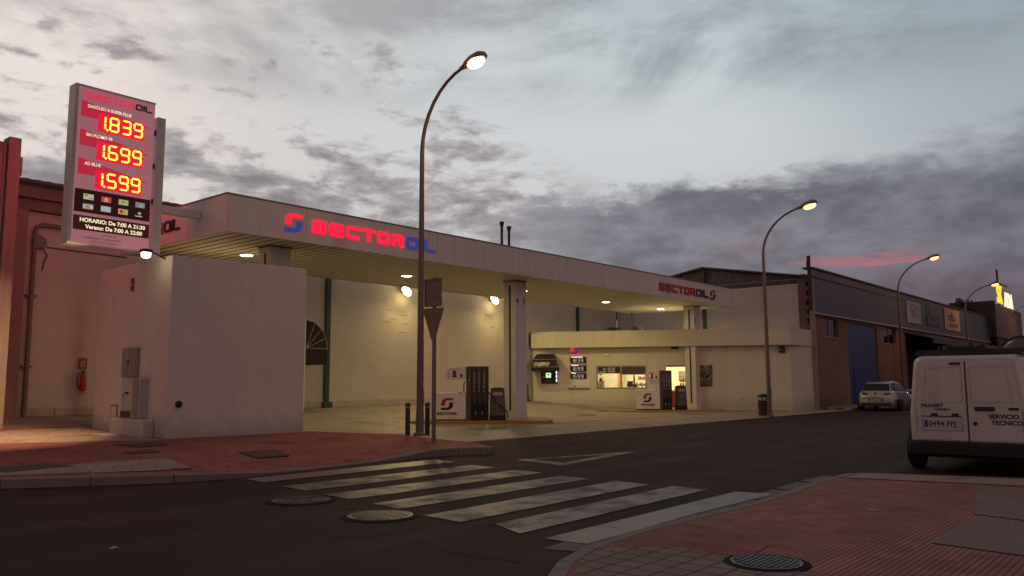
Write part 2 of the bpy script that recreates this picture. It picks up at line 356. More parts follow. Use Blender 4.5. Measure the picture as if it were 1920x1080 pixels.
def tactile_mat(name, col, dots=False):
    mt = bpy.data.materials.new(name); mt.use_nodes = True; t = mt.node_tree; q = G(t); bs = t.nodes['Principled BSDF']
    geo = q.n('ShaderNodeNewGeometry'); pos = geo.outputs['Position']; s = q.n('ShaderNodeSeparateXYZ'); t.links.new(pos, s.inputs[0])
    def rid(o, p_, w0, w1): return q.ss(q.m('ABSOLUTE', q.m('SUBTRACT', q.m('FRACT', q.m('DIVIDE', o, p_)), .5)), w0, w1)
    ry = rid(s.outputs[1], .05, .30, .42)
    if dots: ry = q.m('MAXIMUM', ry, rid(s.outputs[0], .06, .30, .42))
    jt = q.m('MAXIMUM', rid(s.outputs[0], .2, .482, .495), rid(s.outputs[1], .2, .482, .495))
    dn = q.m('MAXIMUM', q.m('MULTIPLY', ry, .55), q.m('MULTIPLY', jt, .6))
    cell = q.n('ShaderNodeTexWhiteNoise'); 
    t.links.new(q.xyz(q.m('FLOOR', q.m('DIVIDE', s.outputs[0], .2)), q.m('FLOOR', q.m('DIVIDE', s.outputs[1], .2)), 0.0), cell.inputs[0])
    k = q.m('MULTIPLY', q.m('ADD', .84, q.m('MULTIPLY', cell.outputs[0], .32)), q.m('ADD', .55, q.m('MULTIPLY', q.noise(pos, 1.0, 7, .65), .9)))
    k = q.m('MULTIPLY', k, q.m('ADD', .7, q.m('MULTIPLY', q.noise(pos, 60, 3, .6), .6)))
    k = q.m('MULTIPLY', k, q.m('SUBTRACT', 1.0, dn))
    vm = q.n('ShaderNodeVectorMath', operation='SCALE'); q.put(vm.inputs[0], col); t.links.new(k, vm.inputs['Scale'])
    t.links.new(vm.outputs[0], bs.inputs['Base Color']); bs.inputs['Roughness'].default_value = .85; bs.inputs['Specular IOR Level'].default_value = .25
    bp = q.n('ShaderNodeBump'); bp.inputs['Strength'].default_value = .8; bp.inputs['Distance'].default_value = .006
    t.links.new(q.m('SUBTRACT', 1.0, dn), bp.inputs['Height']); t.links.new(bp.outputs[0], bs.inputs['Normal'])
    return mt
def emis(name, col, s): return mat(name, (0.02, 0.02, 0.02), .5, emit=col, es=s, var=0)

M_white = mat('white_render', (.62, .57, .55), .85, var=.10, scale=1.2, bump=.25, bscale=40, streak=.08, splash=.30)
M_metalw = mat('white_metal', (.64, .62, .63), .45, var=.09, scale=1.0, streak=.18)
M_office = mat('office_render', (.66, .62, .52), .85, var=.07, scale=1.5, bump=.2, bscale=50, streak=.10, splash=.22)
M_grey = mat('galvanised', (.20, .19, .19), .55, .3, var=.15, scale=6)
M_dark = mat('dark_plastic', (.02, .018, .018), .45, var=.2, scale=8)
M_black = mat('black', (.008, .008, .008), .6, var=.1)
M_red = mat('letter_red', (.42, .02, .03), .4, var=.05)
M_blk = mat('letter_black', (.02, .02, .03), .4, var=.05)
M_redlit = mat('letter_red_lit', (.5, .02, .04), .4, var=0, emit=(1.0, .012, .055), es=.95)
M_bluelit = mat('letter_blue_lit', (.03, .04, .30), .4, var=0, emit=(.05, .07, .42), es=.45)

# ------------------------------------------------------------------ ground
def gz(y):
    return 0 if y < 21.4 else .5*min(1, (y-21.4)/6.6)**1.35
def sheet(pts, z, mb=None):
    mb = mb or MB(); return mb.add([(x, y, z) for x, y in pts], [tuple(range(len(pts)))])
M_asph = asphalt_mat('asphalt', (.042, .021, .020))
struct('ground', sheet([(-300, -300), (700, -300), (700, 700), (-300, 700)], -.03), mat('soil', (.06, .045, .04), .95, var=.3, scale=.5))
struct('road', sheet([(-60, -40), (260, -40), (260, 15.0), (-60, 15.0)], 0), M_asph)
sd = MB(); sheet([(-60, 15.0), (8, 15.0), (8, 60), (-60, 60)], 0, sd)
struct('side_road', sd, M_asph)
struct('road_patch', sheet([(-1, -3), (3.0, -3), (4.05, 3.1), (4.5, 4.0), (3.6, 4.3), (1.5, 3.6)], .004), asphalt_mat('asphalt_patch', (.014, .009, .010), False))

M_conc = block_mat('forecourt_concrete', (.27, .235, .19), (.31, .265, .22), (.10, .08, .06), 5.2, 4.4, .02, flat=True, var=.22, bump=.2, dirt=.5, rough=.6)
fc = MB(); ys = [14.2, 18.5, 19.5, 20.5, 21.5, 22.5, 23.5, 24.5, 25.5, 26.5, 27.5, 28.6]
for a, b in zip(ys, ys[1:]):
    fc.add([(7, a, .012+gz(a)), (43, a, .012+gz(a)), (43, b, .012+gz(b)), (7, b, .012+gz(b))], [(0, 1, 2, 3)])
fc.add([(7, 14.2, -.02), (43, 14.2, -.02), (43, 14.2, .012), (7, 14.2, .012)], [(0, 1, 2, 3)])
struct('forecourt', fc, M_conc)
yd = MB()
for a, b in zip(ys[1:], ys[2:]):
    yd.add([(-60, a, gz(a)), (6.98, a, gz(a)), (6.98, b, gz(b)), (-60, b, gz(b))], [(0, 1, 2, 3)])
struct('yard', yd, M_conc)
gs = MB()
x = 7.0
while x < 43:
    gs.box(x+.006, min(x+1.0, 43)-.006, 14.06, 14.19, -.02, .02); x += 1.0
struct('gutter', gs, mat('gutter_stone', (.42, .38, .33), .8, var=.25, scale=4, bump=.3))
sj = MB(); sj.box(13.4, 42.8, 17.9, 17.94, .0, .016)
struct('drain_slot', sj, M_black)
pv2 = MB(); pv2.box(43, 112, 13.9, 15.78, -.02, .12)
struct('far_pavement', pv2, block_mat('far_slabs', (.26, .22, .20), (.30, .25, .23), (.10, .08, .07), .4, .4, .01, flat=True))

# left pavement: ladder between kerb line and back line
F = [(-20,28),(-4,18.7),(2,14.7),(4.26,13.14),(5.2,12.45),(6.15,11.85),(7.0,11.62),(7.6,11.68),(8.28,11.74),(9.17,11.77),(10.0,11.83),(10.6,11.76),(11.5,11.9),(12.1,11.75),(12.6,11.42),(12.8,11.40)]
Bk = [(-20,40),(-4,30),(2,24.5),(5,24.2),(7,24.2),(8,24.2),(9,24.2),(9.5,24.2),(9.75,23.2),(10.1,21.6),(10.6,20.5),(11.6,19.9),(12.8,19.5),(13.5,18.8),(14.4,16.3),(13.5,12.5)]
HK = [.13,.13,.13,.13,.13,.12,.09,.045,.03,.03,.035,.09,.14,.15,.15,.15]
def ppz(x, y): return .125 + .05*min(1, max(0, (y-14)/5)) + max(0, gz(y))
def kerb_line(F, HK, inward, w=.15):
    top = MB(); n = len(F)
    off = []
    for i in range(n):
        a = Vector(F[max(i-1, 0)]); b = Vector(F[min(i+1, n-1)]); d = (b-a).normalized(); off.append(Vector((-d.y, d.x))*inward)
    for i in range(n-1):
        seg = Vector(F[i+1])-Vector(F[i]); m_ = max(1, int(seg.length/.9))
        for k in range(m_):
            t0, t1 = k/m_, (k+1)/m_; e = .006/max(seg.length, .01)
            def P_(t): return Vector(F[i]).lerp(Vector(F[i+1]), t), off[i].lerp(off[i+1], t), HK[i]+(HK[i+1]-HK[i])*t
            (p0, o0, h0), (p1, o1, h1) = P_(t0+e), P_(t1-e)
            q0 = p0+o0*w; q1 = p1+o1*w; s0 = p0+o0*.02; s1 = p1+o1*.02
            top.add([(p0.x,p0.y,-.02),(p1.x,p1.y,-.02),(p1.x,p1.y,h1-.015),(p0.x,p0.y,h0-.015),(s1.x,s1.y,h1),(s0.x,s0.y,h0),(q1.x,q1.y,h1),(q0.x,q0.y,h0),(q0.x,q0.y,-.02),(q1.x,q1.y,-.02)],
                    [(0,1,2,3),(3,2,4,5),(5,4,6,7),(7,6,9,8),(0,3,5,7,8),(1,2,4,6,9)])
    return top, [tuple(Vector(F[i])+off[i]*w) for i in range(n)]
kb, Fi = kerb_line(F, HK, 1)
M_kerb = mat('kerb_stone', (.20, .165, .15), .85, var=.3, scale=5, bump=.5, bscale=50)
struct('left_kerb', kb, M_kerb)
lp = MB(); N = 8
grid = []
for (a, b, h) in zip(Fi, Bk, HK):
    row = []
    for k in range(N+1):
        t = (k/N)**1.6; x, y = a[0]+(b[0]-a[0])*t, a[1]+(b[1]-a[1])*t
        d = math.hypot(x-a[0], y-a[1]); s = min(1, d/1.3)
        row.append((x, y, (h-.004)*(1-s)+ppz(x, y)*s if t > 0 else h-.004))
    grid.append(row)
vs = [p for rw in grid for p in rw]
lp.add(vs, [(i*(N+1)+k, (i+1)*(N+1)+k, (i+1)*(N+1)+k+1, i*(N+1)+k+1) for i in range(len(grid)-1) for k in range(N)])
# outer riser towards the road at the nose
lp.add([(12.8,11.4,.15),(13.5,12.5,.125),(14.4,16.3,.14),(14.4,16.3,-.02),(13.5,12.5,-.02),(12.8,11.4,-.02)], [(0,1,4,5),(1,2,3,4)])
M_redp = block_mat('red_paving', (.25, .080, .066), (.31, .105, .085), (.12, .045, .04), .42, .42, .008, flat=True, rot=-.52, var=.30, dirt=.5)
struct('left_pavement', lp, M_redp)
# paler slab areas and cover plates on it
M_slab = block_mat('pale_slabs', (.30, .22, .19), (.35, .25, .22), (.12, .09, .08), .6, .6, .01, flat=True, rot=-.52, var=.2, dirt=.3)
def on_pave(pts, lift): return [(x, y, ppz(x, y)+lift) for x, y in pts]
def flat_on(name, pts, lift, mt):
    mb = MB(); mb.add(on_pave(pts, lift), [tuple(range(len(pts)))]); return struct(name, mb, mt)
flat_on('pale_paving', [(3.2, 14.3), (4.62, 13.55), (5.55, 12.95), (6.2, 12.55), (6.75, 12.45), (7.35, 14.4), (6.3, 14.6), (4.6, 14.5)], .008, M_slab)
flat_on('pale_paving', [(4.5, 23.6), (4.5, 21.5), (8.4, 19.0), (9.35, 18.6), (9.5, 23.6)], .008, M_slab)
# right pavement
K = [(3.45,-14),(3.5,-2),(3.6,1.2),(3.85,2.5),(4.3,3.3),(4.73,3.74),(5.29,4.05),(5.89,4.25),(6.76,4.36),(7.46,4.38),(8.4,4.34),(9.23,4.27),(9.85,4.24),(10.97,4.31),(12.0,4.38),(12.9,4.36),(13.2,4.15),(13.38,3.61),(13.82,2.16),(14.2,.4),(14.4,-14)]
hk = [.12,.12,.12,.08,.066,.062,.056,.045,.035,.03,.03,.04,.055]+[.064]*8
kb2, Ki = kerb_line(K, hk, -1, .14)
struct('right_kerb', kb2, M_kerb)
rp = MB(); c0 = (8.5, 1.0)
rings = []
for s in (1.0, .9, .6, .2):
    rings.append([(c0[0]+(x-c0[0])*s, c0[1]+(y-c0[1])*s, (h-.004) if s == 1.0 else .06) for (x, y), h in zip(Ki, hk)])
rp.rings(rings, cap=False, close=True)
rp.add([(x, y, .06) for x, y, z in rings[-1]], [tuple(range(len(Ki)))])
struct('right_pavement', rp, tactile_mat('red_tactile', (.33, .130, .115)))
rg = MB(); sheet([(4.42, 3.18), (4.86, 3.58), (5.38, 3.88), (5.94, 4.06), (6.3, 3.5), (6.25, 2.9), (6.0, 2.2), (4.0, 2.2), (4.02, 2.5)], .068, rg)
struct('grey_tiles', rg, block_mat('grey_tile', (.20, .135, .12), (.25, .165, .145), (.075, .05, .045), .2, .2, .012, flat=True, off=0.0, var=.2, dirt=.2))
rd = MB(); sheet([(6.0, 4.02), (6.9, 4.12), (7.5, 4.13), (7.3, 3.6), (6.9, 3.0), (6.3, 2.9), (6.3, 3.5)], .066, rd)
struct('dotted_tiles', rd, tactile_mat('red_dotted', (.33, .125, .11), True))
rb = MB(); sheet([(12.3, 4.15), (13.05, 4.15), (13.62, 2.1), (14.0, .3), (13.2, .3), (12.75, 2.1)], .069, rb)
struct('beige_slabs', rb, M_slab)
rc = MB(); sheet([(7.85, 1.95), (9.6, 2.0), (9.3, 1.0), (7.7, 1.0)], .068, rc); sheet([(9.8, 2.0), (12.4, 2.5), (12.4, .8), (9.5, .9)], .068, rc)
struct('concrete_slabs', rc, mat('old_slab', (.19, .125, .11), .85, var=.3, scale=3, bump=.3, fine=.2))
gt = MB()
for i in range(7, 15):
    a, b = Vector(K[i]), Vector(K[i+1]); gt.add([(a.x, a.y, .004), (b.x, b.y, .004), (b.x+.02, b.y+.34, .004), (a.x-.1, a.y+.34, .004)], [(0, 1, 2, 3)])
struct('right_gutter', gt, mat('gutter_conc', (.13, .10, .095), .8, var=.3, scale=4, bump=.4))
# road markings
M_paint = paint_mat('road_paint', (.125, .088, .078), .5)
M_paint2 = paint_mat('road_paint_worn', (.105, .07, .06), .9)
stripes = [((7.07,11.43),(6.98,10.80),(11.03,10.78),(11.06,11.42)), ((6.9,10.18),(6.8,9.50),(10.69,9.50),(10.78,10.13)), ((6.72,8.98),(6.66,8.36),(10.56,8.36),(10.60,8.97)),
           ((6.60,7.86),(6.52,7.28),(10.33,7.26),(10.36,7.84)), ((6.38,6.71),(6.31,6.10),(10.28,6.20),(10.35,6.82)), ((6.45,5.74),(6.2,5.20),(10.29,5.30),(10.34,5.86)), ((6.15,4.86),(6.19,4.40),(8.5,4.46),(10.42,4.43),(10.33,4.92))]
for i, s in enumerate(stripes):
    struct('crossing_stripe', sheet(s, .008), M_paint if i in (0, 6) else M_paint2)
tri = MB(); o_ = [(12.03,10.16),(11.69,8.80),(15.1,9.35)]; i_ = [(12.30,9.92),(12.10,9.10),(14.05,9.42)]
for k in range(3):
    j = (k+1) % 3; tri.add([(*o_[k], .005), (*o_[j], .005), (*i_[j], .005), (*i_[k], .005)], [(0, 1, 2, 3)])
struct('yield_marking', tri, M_paint2)
M_crk = mat('crack', (.007, .005, .005), .9, var=0)
for L in ([(5.01, 6.75), (5.12, 6.1), (5.37, 5.74), (5.15, 5.14), (5.22, 4.74), (5.28, 4.36)], [(6.36, 11.32), (6.2, 10.9), (6.12, 10.65), (5.85, 10.1), (5.68, 9.77), (5.45, 9.11), (5.1, 8.7)], [(11.4, 8.6), (12.2, 8.1), (13.54, 7.6), (15.2, 7.5), (17.8, 7.0)]):
    P2 = []
    for a, b in zip(L, L[1:]):
        for k in range(5): P2.append((a[0]+(b[0]-a[0])*k/5+random.gauss(0, .018), a[1]+(b[1]-a[1])*k/5+random.gauss(0, .018)))
    P2.append(L[-1]); mb = MB()
    for a, b in zip(P2, P2[1:]):
        d = (Vector(b)-Vector(a)).normalized(); n_ = Vector((-d.y, d.x))*random.uniform(.004, .009)
        mb.add([(a[0]+n_.x, a[1]+n_.y, .003), (a[0]-n_.x, a[1]-n_.y, .003), (b[0]-n_.x, b[1]-n_.y, .003), (b[0]+n_.x, b[1]+n_.y, .003)], [(0, 1, 2, 3)])
    struct('road_crack', mb, M_crk)
# covers
M_iron = mat('cast_iron', (.07, .06, .06), .4, .7, var=.4, scale=20, bump=.6, bscale=30)
def manhole(x, y, z, r_, label, pattern):
    t = thing('manhole_cover', (x, y, z), label, 'manhole cover', 'round manhole covers')
    obj('surround', MB().lathe(x, y, [(r_*1.22, z+.003), (r_*1.2, z+.008), (r_*1.02, z+.009)], 40), asphalt_mat('manhole_surround', (.009, .006, .006), False), t)
    obj('rim', MB().rings([[(x+q*math.cos(2*PI*i/40), y+q*math.sin(2*PI*i/40), zz) for i in range(40)] for q, zz in ((r_, z+.006), (r_, z+.017), (r_*.94, z+.017), (r_*.93, z+.010))], cap=False), M_iron, t)
    mb = MB(); mb.cyl(x, y, z+.002, z+.010, r_*.935, n=40)
    if pattern == 'grid':
        s_ = r_*.16; k = -5
        for a in range(-6, 7):
            for b in range(-6, 7):
                px, py = a*s_+(b % 2)*s_*.5, b*s_
                if math.hypot(px, py) < r_*.84: mb.box(x+px-s_*.36, x+px+s_*.36, y+py-s_*.3, y+py+s_*.3, z+.0095, z+.017)
    else:
        for q in (.25, .5, .72):
            for a in range(24):
                t0, t1 = 2*PI*a/24, 2*PI*(a+.7)/24
                mb.prism([(x+r_*q*math.cos(t0), y+r_*q*math.sin(t0)), (x+r_*(q+.12)*math.cos(t0), y+r_*(q+.12)*math.sin(t0)), (x+r_*(q+.12)*math.cos(t1), y+r_*(q+.12)*math.sin(t1)), (x+r_*q*math.cos(t1), y+r_*q*math.sin(t1))], z+.0095, z+.016)
    obj('lid', mb, M_iron, t)
    return t
manhole(6.22, 8.77, 0, .36, 'round manhole cover with ringed pattern, farther of the two in the road', 'ring')
manhole(6.06, 7.08, 0, .36, 'shiny round manhole cover with blocky pattern, nearer one beside the zebra crossing', 'grid')
manhole(6.2, 2.72, .062, .27, 'worn round manhole cover set in the red pavement at the near corner', 'grid')
M_cov = mat('cover_plate', (.05, .028, .028), .7, .2, var=.3, scale=6, bump=.3)
def cover(pts, label):
    mb = MB(); zz = [ppz(x, y) for x, y in pts]
    mb.rings([[(x, y, z+.002) for (x, y), z in zip(pts, zz)], [(x, y, z+.014) for (x, y), z in zip(pts, zz)]])
    o = obj('cover_plate', mb, M_cov); tag(o, label, 'cover plate', 'rectangular covers in the left pavement')
cover([(7.95, 18.0), (8.0, 16.95), (8.75, 17.1), (9.0, 18.1)], 'dark rectangular cover in the pavement closest to the utility building step')
cover([(7.3, 16.1), (7.3, 15.6), (7.85, 15.7), (7.95, 16.3)], 'small dark rectangular cover second from the utility building step')
cover([(8.8, 14.5), (8.35, 13.1), (9.05, 13.15), (9.6, 14.5)], 'large dark rectangular cover in the red pavement before the blank right wall')
cover([(4.55, 14.8), (4.6, 14.0), (5.7, 14.3), (5.55, 15.0)], 'dark rectangular cover at the far left of the red pavement')
for (x, y, rr_, lb) in ((30.2, 21.4, .45, 'dark round drain cover on the forecourt nearer the left pump'), (33.6, 22.9, .35, 'dark round drain cover on the forecourt in front of the shop window')):
    z = .012+gz(y)+.004
    o = obj('drain_cover', MB().lathe(x, y, [(rr_, z-.002), (rr_, z+.012), (rr_*.9, z+.014), (rr_*.88, z+.006), (rr_*.1, z+.006)], 24), M_iron); tag(o, lb, 'drain cover')

# ------------------------------------------------------------------ back wall of the workshops (left to centre)
M_block = block_mat('white_block', (.56, .52, .46), (.58, .54, .48), (.50, .46, .41), .40, .20, .006, 'x', var=.10, bump=.25)
bw = thing('back_warehouse', (20, 28, .3), 'long white painted block warehouse wall behind the petrol station canopy', 'warehouse')
mb = MB(); mb.box(9.3, 42.9, 28.0, 28.3, .0, 6.9); obj('wall', mb, M_block, bw)
mb = MB()
x = 9.5
while x < 42.6:
    mb.box(x+.01, x+.95, 27.94, 27.995, gz(27.9), gz(27.9)+.26+random.uniform(-.02, .03)); x += .96
obj('plinth', mb, mat('plinth_block', (.46, .41, .34), .9, var=.25, scale=3, bump=.5), bw)
mb = MB(); mb.box(8.75, 42.9, 27.75, 28.3, 6.92, 7.25); mb.box(8.9, 42.9, 27.55, 28.3, 7.27, 7.62); obj('eaves_beam', mb, mat('beam_grey', (.22, .15, .14), .8, var=.2, scale=2), bw)
mb = MB()
x = 8.7; k = 0
while x < 42.8:
    zz = 7.86
    mb.rings([[(x, 27.3, zz-.16), (x+.32, 27.3, zz-.16), (x+.32, 27.3, zz-.10), (x+.02, 27.3, zz-.06)], [(x, 36, zz+1.5), (x+.32, 36, zz+1.5), (x+.32, 36, zz+1.56), (x+.02, 36, zz+1.62)]]); x += .32
obj('roof', mb, mat('fibre_roof', (.16, .10, .095), .9, var=.25, scale=3), bw)
mb = MB(); mb.box(8.75, 9.28, 27.7, 28.3, .3, 6.9); mb.box(8.45, 8.74, 27.6, 28.3, .3, 7.2); obj('pier', mb, mat('pier', (.30, .20, .185), .85, var=.2, scale=1, streak=.2), bw)
mb = MB(); mb.tube([(9.55, 27.86, .5), (9.55, 27.86, 6.25), (9.6, 27.86, 6.42), (9.75, 27.86, 6.5), (12.8, 27.86, 6.5)], .07, 12)
mb.box(9.40, 9.70, 27.84, 27.99, 4.2, 4.26); mb.box(9.40, 9.70, 27.84, 27.99, 2.0, 2.06)
obj('gutter_pipe', mb, mat('pipe_brown', (.20, .14, .13), .6, var=.15), bw, smooth=True)
M_teal = mat('teal_paint', (.035, .06, .06), .5, var=.2, scale=5)
for (x, w) in ((20.9, .11), (38.7, .07)):
    mb = MB(); mb.box(x-w, x+w, 27.86, 27.995, gz(27.8), 6.9)
    if w > .1: mb.box(x-.2, x+.2, 27.75, 27.995, gz(27.8), gz(27.8)+.22)
    obj('steel_column', mb, M_teal, bw)
for (x, z, w) in ((24.4, 4.75, .35), (25.2, 4.55, .4), (24.2, 4.2, .25), (25.3, 4.15, .3), (25.1, 3.75, .35), (30.9, 4.9, .4), (31.3, 4.3, .2), (24.6, 4.35, .3)): obj('wall_crack', MB().box(x-w/2, x+w/2, 27.99, 27.999, z, z+.02), mat('crack_dark', (.14, .10, .06), .9, var=.2), bw)
# wall box and wire, extinguisher
t = thing('cable_box', (9.65, 27.9, 5.9), 'round cable box with a dangling wire high on the left white wall', 'cable box')
obj('box', MB().lathe(0, 0, [(.22, 0), (.22, .06), (.18, .1)], 16, Fr((9.72, 27.99, 5.95), (1, 0, 0))), M_grey, t)
obj('wire', MB().tube([(9.8, 27.95, 5.8), (9.95, 27.9, 5.55), (9.88, 27.92, 5.35), (9.85, 27.95, 5.05)], .02, 6), M_dark, t)
obj('cable', MB().tube([(9.95, 27.97, 5.82), (12.5, 27.97, 5.78)], .015, 6), M_dark, t)
t = thing('fire_extinguisher', (11.24, 27.9, 1.28), 'red fire extinguisher hanging on the left white wall', 'fire extinguisher')
M_ext = mat('extinguisher_red', (.45, .05, .03), .35, var=.1)
obj('tank', MB().lathe(11.24, 27.86, [(.06, 1.26), (.10, 1.29), (.10, 1.72), (.07, 1.80), (.03, 1.83)], 16), M_ext, t, smooth=True)
obj('valve', MB().box(11.2, 11.28, 27.83, 27.89, 1.83, 1.88).box(11.16, 11.30, 27.85, 27.87, 1.89, 1.915), M_dark, t)
obj('hose', MB().tube([(11.2, 27.84, 1.87), (11.08, 27.82, 1.84), (11.03, 27.82, 1.65), (11.08, 27.83, 1.42), (11.14, 27.84, 1.32)], .018, 6), M_dark, t, smooth=True)
t = thing('extinguisher_sign', (11.24, 27.97, 2.14), 'small square sign above the fire extinguisher', 'sign')
fr = Fr((11.24, 27.98, 2.14), (1, 0, 0))
obj('plate', MB().box(-.14, .14, -.18, .18, 0, .01, fr), mat('sign_brown', (.33, .08, .05), .5, var=.1), t)
obj('symbol', MB().box(-.06, -.02, -.1, .08, .011, .014, fr).box(.0, .08, .02, .1, .011, .014, fr).box(.0, .08, -.1, -.02, .011, .014, fr), mat('sign_cream', (.5, .4, .3), .5), t)
# chimneys
for i, (x, zt, lb) in enumerate(((32.75, 10.12, 'taller thin steel flue rising behind the canopy'), (33.35, 9.95, 'shorter thin steel flue rising behind the canopy, right of the taller one'))):
    o = obj('flue_pipe', MB().lathe(x, 28.6, [(.07, 7.9), (.07, zt-.3), (.13, zt-.06), (.13, zt)], 14), mat('flue', (.05, .04, .04), .7, var=.1)); tag(o, lb, 'flue pipe')
# neighbouring tall shed at the far left
lt = thing('left_shed', (7.5, 25, .3), 'corrugated shed corner with a tall grey pier at the left edge of the photo', 'shed')
mb = MB(); mb.box(3, 7.42, 24.0, 30, .2, 7.9); obj('wall', mb, rib_mat('shed_ribs', (.20, .14, .14), .18, 'X'), lt)
mb = MB(); mb.box(7.43, 7.72, 23.9, 24.35, .2, 8.05); obj('pier', mb, mat('shed_pier', (.24, .18, .175), .85, var=.15, streak=.2), lt)
mb = MB(); mb.box(7.72, 7.84, 24.1, 24.25, 7.1, 7.6); obj('gutter_end', mb, mat('pipe_brown', (.16, .09, .085), .6), lt)

# ------------------------------------------------------------------ canopy
M_soff = mat('soffit_slat', (.72, .70, .54), .5, var=.06, scale=2)
cp = thing('petrol_canopy', (25.7, 22, 0), 'long white petrol station canopy on square columns with a slatted underside', 'canopy')
mb = MB(); X0, X1, Y0, Y1 = 10.95, 40.4, 18.97, 24.95
mb.box(X0, X1, Y0, Y0+.08, 5.38, 6.38); mb.box(X0, X1, Y1-.08, Y1, 5.38, 6.38)
mb.box(X0, X0+.08, Y0+.082, Y1-.082, 5.38, 6.38); mb.box(X1-.08, X1, Y0+.082, Y1-.082, 5.38, 6.38)
obj('fascia', mb, M_metalw, cp)
mb = MB(); mb.box(X0+.1, X1-.1, Y0+.1, Y1-.1, 5.412, 5.46); obj('roof', mb, M_black, cp)  # black sheet close behind the slats paints the shade in their gaps
mb = MB(); x = X0+.11
while x < X1-.3:
    mb.box(x, x+.245, Y0+.1, Y1-.1, 5.404, 5.411); x += .325
obj('soffit', mb, M_soff, cp)
mb = MB(); mb.box(X0-.004, X1+.004, Y0-.012, Y0-.001, 6.34, 6.385); mb.box(X0-.01, X0-.001, Y0, Y1, 6.34, 6.385); obj('edge_trim', mb, M_grey, cp)
x = X0+2.45; M_jt = mat('joint_grey', (.32, .30, .30), .7, var=0)
while x < X1-1: obj('panel_joint', MB().box(x, x+.012, Y0-.0015, Y0, 5.382, 6.338), M_jt, cp); x += 2.45
obj('panel_joint', MB().box(X0-.0015, X0, Y0+2.9, Y0+2.912, 5.382, 6.338), M_jt, cp)
M_slit = M_black
for (cx, b) in ((13.06, 0.05), (23.86, .05), (38.18, .02)):
    w = .66; d = .60; y0 = 20.15
    mb = MB(); mb.box(cx, cx+w, y0, y0+d, b-.05, 5.42)
    col = obj('column', mb, M_metalw, cp)
    obj('slit', MB().box(cx-.004, cx-.001, y0+.24, y0+.33, b+.35, 5.2), M_slit, col)
    obj('collar', MB().box(cx-.03, cx+w+.03, y0-.03, y0+d+.03, 5.36, 5.40), M_grey, col)
M_num = mat('number_black', (.03, .028, .03), .6, var=0)
ff = Fr((0, 20.15, 0), (1, 0, 0))
for s_, x_ in (('4', 23.90), ('3', 24.27), ('2', 38.22), ('1', 38.62)): text(s_, .30, ff, x_, 4.50, M_num, 'column_number', cp, .002, .002, .006)
mb = MB(); mb.box(12.5, 12.62, 24.6, 24.72, gz(24.6), 5.42); obj('rear_post', mb, mat('post_brown', (.10, .06, .055), .6), cp)
def letters(s, x, y, h, w, gap, sw, sh, fr, mb):
    """squared station lettering; returns the x after the last letter"""
    c = .12*h
    for ch in s:
        a, b, t_, q = x+sw/2, x+w-sw/2, y+h-sh/2, y+sh/2; mid = y+h/2; z = (.002, .035)
        def S(p, cl=False, ww=None): mb.stroke(p, ww or (sw+sh)/2, *z, fr, cl)
        if ch == 'S': S([(b+sw/2, t_), (a+c, t_), (a, t_-c), (a, mid+c), (a+c*.6, mid), (b-c*.6, mid), (b, mid-c), (b, q+c), (b-c, q), (a-sw/2, q)])
        elif ch == 'E': S([(b+sw/2, t_), (a+c, t_), (a, t_-c), (a, q+c), (a+c, q), (b+sw/2, q)]); S([(a+sw*.52, mid), (b+sw/2, mid)], ww=sh*.9)
        elif ch == 'C': S([(b+sw/2, t_), (a+c, t_), (a, t_-c), (a, q+c), (a+c, q), (b+sw/2, q)])
        elif ch == 'T': S([(a-sw/2, t_), (b+sw/2, t_)]); m_ = (a+b)/2+w*.03; S([(m_, t_-sh*.51), (m_, y)])
        elif ch == 'O': S([(a+c, t_), (b-c, t_), (b, t_-c), (b, q+c), (b-c, q), (a+c, q), (a, q+c), (a, t_-c)], True)
        elif ch == 'R': S([(a, y), (a, mid-sh*.1)], ww=sw*.9); S([(a-sw/2, t_), (b-c, t_), (b, t_-c), (b, mid+c*.4), (b-c*.6, mid-sh*.15), (a-sw/2, mid-sh*.15)], ww=sh*.9); S([(b-sw*.9, mid-sh*.7), (b+sw*.1, y)], ww=sw)
        elif ch == 'I': S([(x+sw/2, y+h), (x+sw/2, y)]); x += sw+gap; continue
        elif ch == 'L': S([(a, y+h), (a, q+c), (a+c, q), (b+sw/2, q)])
        x += w+gap
    return x
def emblem(x, y, w, h, fr, parent, mr, mbk, z=(.002, .03)):
    def arc(cx, cy, rx, ry, a0, a1, n=6): return [(cx+rx*math.cos(a0+(a1-a0)*i/n), cy+ry*math.sin(a0+(a1-a0)*i/n)) for i in range(n+1)]
    red = [(0, .37), (0, .60)] + arc(.46, .56, .46, .44, PI, PI/2, 7) + [(1, 1), (1, .80), (.60, .80)] + arc(.55, .58, .22, .22, PI/2, PI, 6) + [(.33, .37)]
    bl = [(1-a_, 1-b_) for a_, b_ in red]
    obj('emblem_red', MB().prism([(x+a*w, y+b*h) for a, b in red], *z, fr), mr, parent)
    obj('emblem_dark', MB().prism([(x+a*w, y+b*h) for a, b in bl], *z, fr), mbk, parent)
def brand(x, y, h, w, gap, sw, sh, fr, parent, mr, mbk):
    mb = MB(); x2 = letters('SECTOR', x, y, h, w, gap, sw, sh, fr, mb); obj('lettering_red', mb, mr, parent)
    mb = MB(); letters('OIL', x2, y, h, w, gap, sw*.8, sh*.85, fr, mb); obj('lettering_dark', mb, mbk, parent)
cf = Fr((0, Y0-.001, 0), (1, 0, 0))
cs = thing('canopy_letters', (15.5, Y0, 5.7), 'large glowing red and blue station name on the left of the canopy front', 'lettering')
emblem(12.70, 5.62, .56, .50, cf, cs, M_redlit, M_bluelit); brand(13.57, 5.67, .39, .51, .085, .125, .115, cf, cs, M_redlit, M_bluelit)
cs = thing('canopy_letters', (35.5, Y0, 5.7), 'unlit dark red and black station name at the right end of the canopy front', 'lettering')
